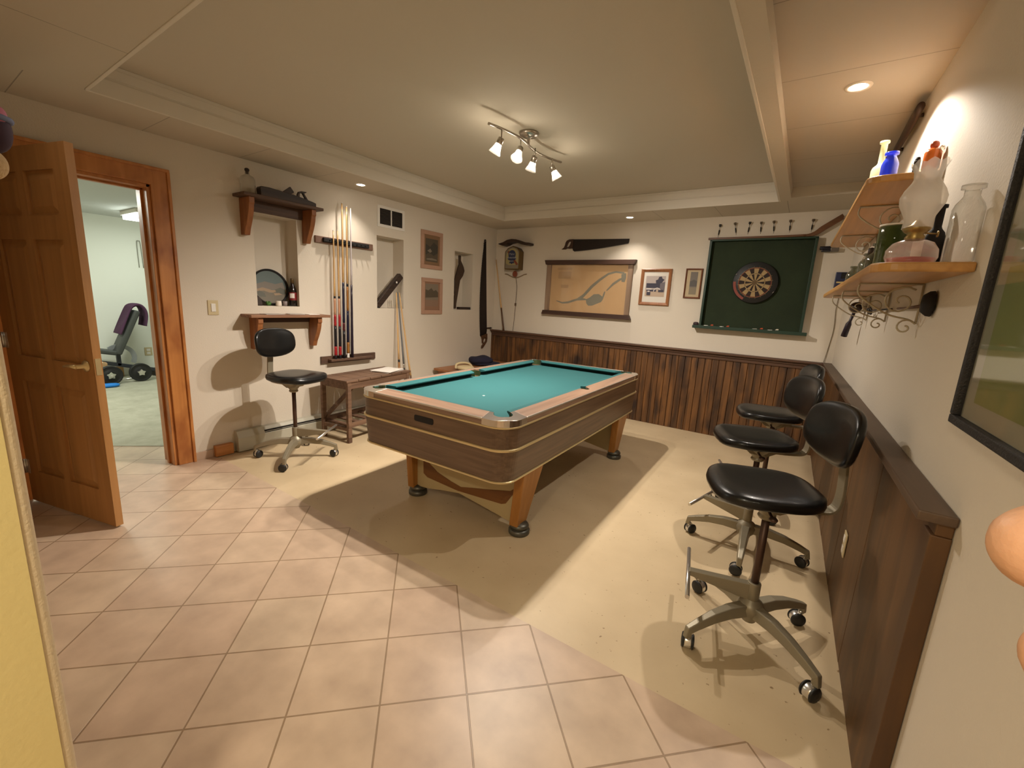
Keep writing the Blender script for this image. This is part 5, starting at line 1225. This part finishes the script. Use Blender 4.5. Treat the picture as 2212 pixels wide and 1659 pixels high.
M_gb = glass('green_bottle_glass', (.30, .42, .16, 1), .25, dif=.35, difcol=(.16, .22, .07, 1)); M_bb = glass('blue_bottle_glass', (.10, .16, .75, 1), .25, dif=.45, difcol=(.05, .10, .62, 1)); M_am = plain('amber_glass', lin(.70, .17, .03), .2); M_am2 = plain('red_amber_glass', lin(.42, .08, .03), .2)
M_milky = glass('greenish_clear_glass', (.84, .86, .70, 1), .3, dif=.45, difcol=(.62, .60, .42, 1)); M_smoke = glass('smoky_glass', (.50, .54, .46, 1), .3, dif=.2, difcol=(.18, .19, .15, 1))
def at_shelf(y, d, z): return (xr(y)-d, y, z)
GL = 'bottles on the lower shelf'; GU = 'bottles on the upper shelf'
def bot(label, y, d, z, r, hb, hn, rn, mat, group, lip=True, cap=None, capmat=None):
    prof = [(0, 0.001), (r*0.92, 0.001), (r, 0.006), (r, hb), (r*0.86, hb+0.014), (rn*1.25, hb+0.026), (rn, hb+0.034), (rn, hn-0.010)]
    prof += [(rn*1.5, hn-0.010), (rn*1.5, hn)] if lip else [(rn, hn)]
    return bottle('glass_bottle', label, prof, at_shelf(y, d, z), mat, 'bottle', group, cap, 28, capmat)
bot('tall clear glass bottle at the near end of the lower shelf, beside the oil lamp', -3.525, 0.036, ZL, 0.034, 0.145, 0.208, 0.017, M_clear, GL)
bottle('glass_jar', 'wide green glass jar with a pale rim right behind the oil lamp', [(0, 0.001), (0.048, 0.001), (0.052, 0.008), (0.052, 0.165), (0.050, 0.172), (0.046, 0.172), (0.046, 0.01), (0, 0.008)], at_shelf(-3.10, 0.125, ZL), M_gb, 'jar', None, [(0.0465, 0.1725), (0.0525, 0.1725), (0.0525, 0.178), (0.0465, 0.178)], 28, M_paper, 'pale rim of the jar')
bot('dark bottle against the wall behind the oil lamp on the lower shelf', -3.18, 0.030, ZL, 0.026, 0.12, 0.225, 0.011, M_black, GL)
bot('smoky grey bottle beyond the green bottle on the lower shelf', -2.78, 0.13, ZL, 0.040, 0.09, 0.155, 0.016, M_smoke, GL)
bot('squat grey-green bottle with dark stopper farther along the lower shelf', -2.45, 0.12, ZL, 0.042, 0.10, 0.150, 0.018, M_smoke, GL, cap=[(0.0, .146), (0.014, .146), (0.014, .176), (0, .180)], capmat=M_darkwood)
bot('small dark glass bottle near the far end of the lower shelf', -2.05, 0.14, ZL, 0.035, 0.075, 0.125, 0.014, M_smoke, GL)
bot('tall pale greenish bottle on the upper shelf beside the blue bottle', -2.42, 0.150, ZU, 0.034, 0.13, 0.262, 0.013, M_milky, GU)
bot('bright blue glass bottle on the upper shelf', -2.62, 0.135, ZU, 0.031, 0.100, 0.152, 0.017, M_bb, GU, lip=True)
bot('small clear bottle at the far front corner of the upper shelf', -1.25, 0.18, ZU, 0.024, 0.07, 0.13, 0.009, M_clear, GU)
bot('squat pinkish clear bottle beyond the pale greenish bottle on the upper shelf', -1.95, 0.165, ZU, 0.038, 0.055, 0.105, 0.016, glass('pinkish_glass', (.90, .80, .74, 1), .3, dif=.35, difcol=(.45, .34, .28, 1)), GU)
t = thing('amber_decanter', 'orange glass ornament with a ball top above the oil lamp on the upper shelf', 'decanter', at_shelf(-2.845, 0.032, ZU))
bm = lathe(BM(), [(0, 0.001), (0.020, 0.001), (0.027, 0.012), (0.027, 0.072), (0.019, 0.085), (0.0, 0.085)], (0, 0, 0), 22); obj('body', bm, M_am, t, local=True, smooth=True)
bm = BM(); blob(bm, (0, 0, 0.100), 0.0145, 0.0145, 0.0155, 16, 10); obj('ball_top', bm, M_am2, t, local=True, smooth=True)
t = bot('small black bottle left of the orange ornament on the upper shelf', -2.83, 0.072, ZU, 0.011, 0.030, 0.052, 0.007, M_black, GU)
bot('slim clear glass tube right of the orange ornament on the upper shelf', -2.868, 0.012, ZU, 0.008, 0.055, 0.085, 0.006, M_clear, GU)

# wooden paddle high on the right wall
t = thing('wooden_paddle', 'dark wooden paddle mounted high on the right wall under the ceiling', 'paddle', (xr(-2.0)-0.03, -2.0, 2.42))
path = [(-2.295, 0.020, 2.440), (-2.24, 0.034, 2.436), (-2.10, 0.040, 2.428), (-1.96, 0.030, 2.420), (-1.84, 0.020, 2.412), (-1.60, 0.014, 2.400), (-1.30, 0.013, 2.385)]
bm = BM(); rings = []
for y, h, z in path:
    rings.append([bm.verts.new(rpt(0.030+0.016*math.cos(a), y, z+h*math.sin(a))) for a in [2*PI*k/14 for k in range(14)]])
for p, q in zip(rings, rings[1:]):
    for j in range(14): bm.faces.new((p[j], p[(j+1) % 14], q[(j+1) % 14], q[j]))
bm.faces.new(rings[0][::-1]); bm.faces.new(rings[-1]); obj('blade_and_shaft', bm, plain('paddle_wood', lin(.045, .021, .010), .5), t, smooth=True)
bm = BM(); tube(bm, [rpt(0.0005, -1.75, 2.405), rpt(0.03, -1.75, 2.405)], 0.010, 8); tube(bm, [rpt(0.0005, -2.2, 2.43), rpt(0.02, -2.2, 2.43)], 0.010, 8); obj('peg', bm, M_darkwood, t)

# old kitchen tools hanging under the lower shelf
t = thing('ladle', 'dark round-headed ladle hung sideways on the right wall under the lower shelf', 'ladle', rpt(0.02, -3.2, 1.47))
bm = lathe(BM(), [(0, -0.030), (0.030, -0.026), (0.042, -0.012), (0.044, 0.0), (0.0, 0.001)], (0, 0, 0), 24, axis='X'); bm.transform(Matrix.Translation(rpt(0.006, -3.225, 1.478)) @ Matrix.Rotation(PI, 4, 'Z') @ Matrix.Scale(-1, 4, (1, 0, 0))); obj('bowl', bm, M_black, t, smooth=True)
bm = tube(BM(), [rpt(0.012, -3.19, 1.474), rpt(0.016, -2.95, 1.468), rpt(0.012, -2.70, 1.468)], [0.008, 0.005, 0.005], 8); obj('handle', bm, M_toolbrown, t)
t = thing('egg_beater', 'dark oval-headed kitchen tool with hanging handle at the far end under the lower shelf', 'kitchen tool', rpt(0.05, -1.6, 1.48))
bm = blob(BM(), rpt(0.050, -1.58, 1.487), 0.038, 0.050, 0.036, 18, 10); obj('head', bm, M_darkwood, t, smooth=True)
bm = tube(BM(), [rpt(0.055, -1.57, 1.460), rpt(0.066, -1.545, 1.395), rpt(0.070, -1.54, 1.375), rpt(0.082, -1.52, 1.29)], [0.010, 0.009, 0.017, 0.019], 10); obj('handle', bm, M_cueprp, t)
bm = tube(BM(), [rpt(0.0005, -1.60, 1.495), rpt(0.045, -1.59, 1.492)], 0.004, 6); obj('hook', bm, M_iron, t)
t = thing('wire_whisk', 'small dark wire loops hanging between the two tools under the lower shelf', 'kitchen tool', rpt(0.03, -2.1, 1.45))
bm = BM()
for dy, rr in ((0, .026), (0.055, .020)): tube(bm, [rpt(0.030+0.004*math.sin(a), -2.06+dy*1.4+rr*1.3*math.cos(a), 1.462+rr*0.7*math.sin(a)) for a in [2*PI*k/18 for k in range(19)]], 0.005, 6)
tube(bm, [rpt(0.03, -2.10, 1.464), rpt(0.018, -2.60, 1.468)], 0.004, 6); obj('loops', bm, M_rubber, t)
bm = tube(BM(), [rpt(0.0005, -2.35, 1.466), rpt(0.025, -2.35, 1.466)], 0.003, 6); obj('hook', bm, M_iron, t)

# large picture in a black frame at the right edge
t = thing('green_picture', 'large picture with a green scene in a rough black frame on the right wall', 'framed picture', (xr(-4.35), -4.35, 1.53))
M_bfr = plain('black_frame', lin(.012, .010, .010), .6, bump=.5, bscale=180)
ya, yb, za, zb2 = -3.735, -5.05, 1.165, 1.89; fw = 0.022
bm = BM()
rstrip(bm, 0.0008, 0.024, yb, ya, za, za+fw); rstrip(bm, 0.0008, 0.024, yb, ya, zb2-fw, zb2); rstrip(bm, 0.0008, 0.024, ya-fw, ya, za+fw, zb2-fw); rstrip(bm, 0.0008, 0.024, yb, yb+fw, za+fw, zb2-fw)
obj('frame', bm, M_bfr, t, bevel=0.003)
bm = BM(); rstrip(bm, 0.001, 0.008, yb+fw, ya-fw, za+fw, zb2-fw); obj('mat_board', bm, plain('grey_green_mat', lin(.42, .40, .28), .7), t)
M_gr = plain('green_scene', lin(.28, .31, .085), .6, var=.25, vscale=5); M_gr2 = plain('green_scene_pale', lin(.35, .37, .21), .6, var=.15, vscale=5)
bm = BM(); rstrip(bm, 0.008, 0.0086, yb+fw+.05, ya-fw-0.062, za+fw+0.045, za+fw+0.36); o = obj('print', bm, M_gr, t); bm = BM(); rstrip(bm, 0.008, 0.0086, yb+fw+.05, ya-fw-0.062, za+fw+0.3605, zb2-fw-.12); obj('print', bm, M_gr2, t)
bm = BM(); rstrip(bm, 0.0135, 0.0142, yb+fw, ya-fw, za+fw, zb2-fw); obj('glass_pane', bm, MATS['picture_glass'], t)

# ================================================================= things at the left edge, hung on the near partition
t = thing('purple_hat', 'dark purple cloth hat with pink and blue patch at the top left edge', 'hat', (2.46, -5.12, 1.68))
M_pur = plain('dark_purple_cloth', lin(.030, .008, .022), .8, var=.6, vscale=30); M_pk = plain('pink_blue_cloth', lin(.36, .10, .16), .7, var=.5, vscale=25); M_blu = plain('blue_grey_cloth', lin(.12, .14, .24), .7)
bm = blob(BM(), (2.46, -5.097, 1.709), 0.040, 0.038, 0.048, 24, 14, .9); obj('crown', bm, M_pur, t, smooth=True)
bm = blob(BM(), (2.475, -5.093, 1.735), 0.028, 0.028, 0.024, 20, 10, .9); obj('patch', bm, M_pk, t, smooth=True)
bm = tube(BM(), [Vector((2.466+0.037*math.cos(a), -5.096+0.035*math.sin(a), 1.730)) for a in [2*PI*k/20 for k in range(21)]], 0.006, 8); obj('band', bm, M_blu, t, smooth=True)
bm = tube(BM(), [(2.46, YN+.0005, 1.712), (2.46, -5.11, 1.712)], 0.006, 8); tag(obj('peg', bm, M_toolbrown, t), 'wooden wall peg')
t = thing('tan_pompom', 'fuzzy tan ball hanging below the purple hat at the left edge', 'pompom', (2.46, -5.12, 1.60))
bm = blob(BM(), (2.46, -5.108, 1.640), 0.034, 0.036, 0.0345, 24, 16); obj('ball', bm, plain('tan_fleece', lin(.52, .36, .19), .95, bump=.6, bscale=140), t, smooth=True)

bm = tube(BM(), [(2.46, YN+.0005, 1.648), (2.46, -5.12, 1.645)], 0.004, 8); tag(obj('peg', bm, M_toolbrown, t), 'wooden wall peg')

# ================================================================= exercise room
bx = -4.1
t = thing('weight_bench', 'grey inclined weight bench seen through the doorway', 'weight bench', (bx, -3.35, 0.004))
M_pad = plain('grey_pad', lin(.055, .06, .055), .5); M_frm = plain('slate_frame', lin(.045, .05, .06), .4, .3)
bm = BM(); bar(bm, (bx, -3.432, 0.37), (bx, -3.165, 0.985), 0.26, 0.075, up=(0, -0.9, 0.4)); obj('back_pad', bm, M_pad, t, bevel=0.025, seg=3)
bm = BM(); bar(bm, (bx, -3.95, 0.50), (bx, -3.44, 0.39), 0.26, 0.06); obj('seat_pad', bm, M_pad, t, bevel=0.02, seg=3)
bm = BM(); bar(bm, (bx, -4.05, 0.385), (bx, -2.90, 0.075), 0.05, 0.05); bar(bm, (bx, -3.41, 0.20), (bx, -3.41, 0.39), 0.045, 0.05, up=(1, 0, 0)); bar(bm, (bx, -3.86, 0.30), (bx, -3.86, 0.47), 0.045, 0.05, up=(1, 0, 0)); bar(bm, (bx, -4.05, 0.39), (bx, -4.05, 0.01), 0.05, 0.05, up=(1, 0, 0)); box(bm, bx-0.25, bx+0.25, -4.075, -4.025, 0.005, 0.05)
obj('frame', bm, M_frm, t, bevel=0.004)
bm = box(BM(), bx-0.24, bx+0.24, -3.02, -2.82, 0.005, 0.10); tag(obj('foot', bm, M_rubber, t, bevel=0.02), 'black end foot')
bm = BM(); ringp = [(bx-0.03, -3.39+0.165*math.cos(a), 0.31+0.165*math.sin(a)) for a in [math.radians(-30+i*10) for i in range(17)]]
rings = []
for p in ringp:
    c = Vector((bx-0.03, -3.39, 0.31)); d = (Vector(p)-c).normalized()
    rings.append([bm.verts.new(Vector(p)+d*s*0.028+Vector((v*0.012, 0, 0))) for s, v in ((-1, -1), (1, -1), (1, 1), (-1, 1))])
for p, q in zip(rings, rings[1:]):
    for j in range(4): bm.faces.new((p[j], p[(j+1) % 4], q[(j+1) % 4], q[j]))
bm.faces.new(rings[0][::-1]); bm.faces.new(rings[-1]); tag(obj('adjuster_arc', bm, plain('pale_grey_metal', lin(.30, .32, .33), .4, .3), t), 'pale grey curved adjuster plate')
# towel draped over the pad
bm = BM(); base = [(-3.372, 0.650), (-3.330, 0.750), (-3.286, 0.852), (-3.226, 0.990), (-3.195, 1.035), (-3.145, 1.045), (-3.108, 1.005), (-3.092, 0.94), (-3.098, 0.85), (-3.112, 0.77)]
off = Vector((0, 0, 0)); P_ = smooth_curve([(0, y, z) for y, z in base], 4); rows = []
for i, p in enumerate(P_):
    u = i/len(P_); d = (P_[min(i+1, len(P_)-1)]-P_[max(i-1, 0)]).normalized(); n = Vector((0, -d.z, d.y))
    rows.append([(p+n*(0.012*math.sin(3*k+5*u))+n*0.012, k) for k in range(9)])
vs = [[bm.verts.new((bx-0.135+0.27*k/8, q.y, q.z)) for q, k in row] for u_, row in zip([i/len(P_) for i in range(len(P_))], rows)]
for a, b in zip(vs, vs[1:]):
    for k in range(8): bm.faces.new((a[k], a[k+1], b[k+1], b[k]))
o = tag(obj('towel', bm, plain('purple_towel', lin(.075, .028, .065), .95, bump=.4, bscale=120), smooth=True), 'purple towel draped over the top of the weight bench', 'towel')
so = o.modifiers.new('thick', 'SOLIDIFY'); so.thickness = 0.02; so.offset = 1
def dumbbell(label, y, x, star):
    t = thing('weight_plate_set', label, 'weight plates', (x, y, 0.18), 0, 'loaded weight plates')
    r = 0.128
    bm = lathe(BM(), [(0.03, -0.025), (r-.06, -0.025), (r-.05, -0.016), (r-.02, -0.016), (r-.010, -0.026), (r, -0.020), (r, 0.020), (r-.010, 0.026), (r-.02, 0.016), (r-.05, 0.016), (r-.06, 0.025), (0.03, 0.025)], (x, y, r+.005), 40, axis='X'); obj('plate', bm, M_rubber, t)
    bm = tube(BM(), [(x-0.22, y, r+.005), (x+0.07, y, r+.005)], 0.0145, 12); obj('bar', bm, M_steel, t)
    bm = BM(); pts = []
    for k in range(10):
        a = PI/2+k*PI/5; q = 0.050 if k % 2 == 0 else 0.032; pts.append((y+q*math.cos(a), r+.005+q*math.sin(a)))
    prism(bm, pts, x+0.029, x+0.055, 'X'); tag(obj('star_collar', bm, star, t, bevel=.004), 'star-shaped collar nut')
dumbbell('black weight plate with a pale star collar, left of two below the bench', -3.60, -3.72, plain('pale_collar', lin(.42, .42, .33), .5))
dumbbell('black weight plate with a chrome star collar, right of two below the bench', -3.265, -3.78, M_steel)
t = thing('short_bar', 'short chrome bar lying on the floor between the two weight plates', 'bar', (-3.95, -3.40, 0.02)); bm = tube(BM(), [(-3.98, -3.44, 0.018), (-3.98, -3.19, 0.018)], 0.0135, 12); obj('rod', bm, M_steel, t)
bm = blob(BM(), (-3.555, -3.665, 0.030), 0.06, 0.11, 0.026, 20, 8, .8); tag(obj('blue_band', bm, plain('bright_blue', lin(.012, .22, .72), .5), smooth=True), 'bright blue rolled exercise band on the carpet beside the plates', 'exercise band')
for (y0, y1, x0, x1, h, lb) in ((-3.46, -3.32, -4.36, -4.30, .15, 'brown cardboard box on the carpet behind the left plate'), (-3.13, -3.04, -4.36, -4.30, .15, 'small tan box on the carpet under the bench foot')):
    bm = box(BM(), x0, x1, y0, y1, 0.005, h); tag(obj('cardboard_box', bm, plain('cardboard', lin(.38, .22, .09), .8), bevel=.003), lb, 'box')
t = thing('wall_outlet', 'ivory outlet on the far wall of the exercise room', 'outlet', (GX, -2.967, .335)); bm = box(BM(), GX+.0005, GX+0.007, -3.015, -2.92, 0.275, 0.40); obj('plate', bm, M_ivory, t, bevel=.002)
bm = box(BM(), GX+.007, GX+0.010, -2.99, -2.945, 0.295, 0.33); box(bm, GX+.007, GX+0.010, -2.99, -2.945, 0.345, 0.38); obj('socket', bm, M_white, t)
t = thing('hanging_strap', 'thin grey strap hanging on the far wall of the exercise room', 'strap', (GX, -2.93, 1.98)); M_gs = plain('grey_strap', lin(.28, .28, .22), .6)
bm = tube(BM(), smooth_curve([(GX+.008, -2.965, 1.60), (GX+.008, -2.965, 1.95), (GX+.008, -2.945, 1.985), (GX+.008, -2.925, 1.95), (GX+.008, -2.915, 1.60)], 5), 0.006, 6); obj('loop', bm, M_gs, t)
bm = tube(BM(), [(GX+.0005, -2.945, 1.985), (GX+.015, -2.945, 1.985)], 0.004, 6); obj('nail', bm, M_steel, t)
t = thing('ceiling_fixture', 'bright fluorescent panel on the exercise room ceiling', 'ceiling light', (-3.2, -3.1, 2.28))
M_fl2 = emit('fluorescent_panel', (0.93, 1.0, 0.90, 1), GYM_E)
bm = box(BM(), -3.66, -3.05, -3.32, -2.72, 2.235, 2.284); obj('housing', bm, M_trimw, t, bevel=.004)
bm = box(BM(), -3.64, -3.07, -3.30, -2.74, 2.185, 2.2345); tag(obj('diffuser', bm, M_fl2, t), 'glowing diffuser')
bm = box(BM(), -2.75, -2.50, -3.28, -2.70, 2.215, 2.284); tag(obj('shop_light', bm, M_trimw, bevel=.004), 'second narrow white fixture nearer the door on the exercise room ceiling', 'ceiling light')
lamp('gym_light', 'AREA', (-2.2, -4.6, 2.27), 46.0, (0.99, 1.0, 0.88), shape='SQUARE', size=0.6)

# ================================================================= the photographer's hand at the right edge
hand = thing('person', 'fingers of the person holding the camera at the right edge', 'person', (4.07, -5.163, 1.35))
M_skin = plain('skin', lin(.60, .33, .20), .5, bump=.08, bscale=300, var=.1, vscale=40); M_skin.node_tree.nodes['Principled BSDF'].inputs['Subsurface Weight'].default_value = 0.15
M_skin.node_tree.nodes['Principled BSDF'].inputs['Subsurface Radius'].default_value = (.004, .002, .001)
def limb(pts, rad, n=14):
    P = smooth_curve(pts, 6); k = len(rad)-1; rr = []
    for i in range(len(P)):
        u = i/(len(P)-1)*k; a = min(int(u), k-1); rr.append(rad[a]+(rad[a+1]-rad[a])*(u-a))
    # round the end
    d = (P[-1]-P[-2]).normalized(); r = rr[-1]
    tipP = P[-1]
    for s in (0.4, 0.7, 0.9, 0.99): P.append(tipP+d*r*s); rr.append(r*math.sqrt(1-s*s))
    return P, rr
W_ = (4.128, -5.162, 1.3195)
fingers = {
 'idx': ([(4.078, -5.163, 1.3528), (4.0317, -5.1507, 1.3797), (4.005, -5.1480, 1.3850), (3.9800, -5.1560, 1.3820), (3.9645, -5.1680, 1.3795)], [.013, .0115, .0100, .0092, .0078]),
 'mid': ([(4.080, -5.163, 1.3470), (4.0374, -5.1538, 1.3606), (4.012, -5.1490, 1.3645), (3.9880, -5.1560, 1.3625), (3.9745, -5.1675, 1.3600)], [.013, .0115, .0100, .0092, .0080]),
 'ring': ([(4.084, -5.163, 1.3400), (4.0419, -5.1588, 1.3426), (4.020, -5.1530, 1.3445), (3.9990, -5.1560, 1.3430), (3.9870, -5.1650, 1.3420)], [.013, .0108, .0094, .0086, .0075]),
 'pinky': ([(4.090, -5.163, 1.3330), (4.046, -5.1633, 1.3275), (4.030, -5.1580, 1.3275), (4.0115, -5.1590, 1.3265), (4.0020, -5.1660, 1.3265)], [.012, .0095, .0082, .0075, .0066]),
 'thumb': ([(4.105, -5.170, 1.3400), (4.0800, -5.1870, 1.3640), (4.060, -5.1980, 1.3800), (4.0417, -5.2021, 1.3900), (4.0250, -5.2050, 1.3960)], [.015, .0135, .0115, .0108, .0085])}
bm = BM()
for nm, (P, r) in fingers.items():
    off = Vector((0.0014, 0.0010, -0.0012)) if nm == 'idx' else (Vector((-0.0012, -0.0008, 0.0)) if nm == 'mid' else Vector((-0.002, -0.0015, 0)))
    P = [Vector(p)+off*(0.2 if i == 0 else 1) for i, p in enumerate(P)]
    tube(bm, *limb(P, r), 14)
tube(bm, *limb([(4.22, -5.26, 1.19), (4.17, -5.19, 1.265), (4.128, -5.165, 1.318), (4.095, -5.163, 1.340), (4.055, -5.160, 1.352)], [.038, .033, .027, .027, .016]), 18)
blob(bm, (4.068, -5.160, 1.352), 0.040, 0.016, 0.036, 20, 12, .85)
tube(bm, [(4.25, -5.36, 1.10), (4.235, -5.30, 1.15), (4.22, -5.26, 1.19)], [.043, .041, .038], 18)
o = obj('hand_and_forearm', bm, M_skin, hand)
rm = o.modifiers.new('remesh', 'REMESH'); rm.mode = 'VOXEL'; rm.voxel_size = 0.0016; rm.use_smooth_shade = True
sm = o.modifiers.new('smooth', 'SMOOTH'); sm.iterations = 6; sm.factor = 0.5
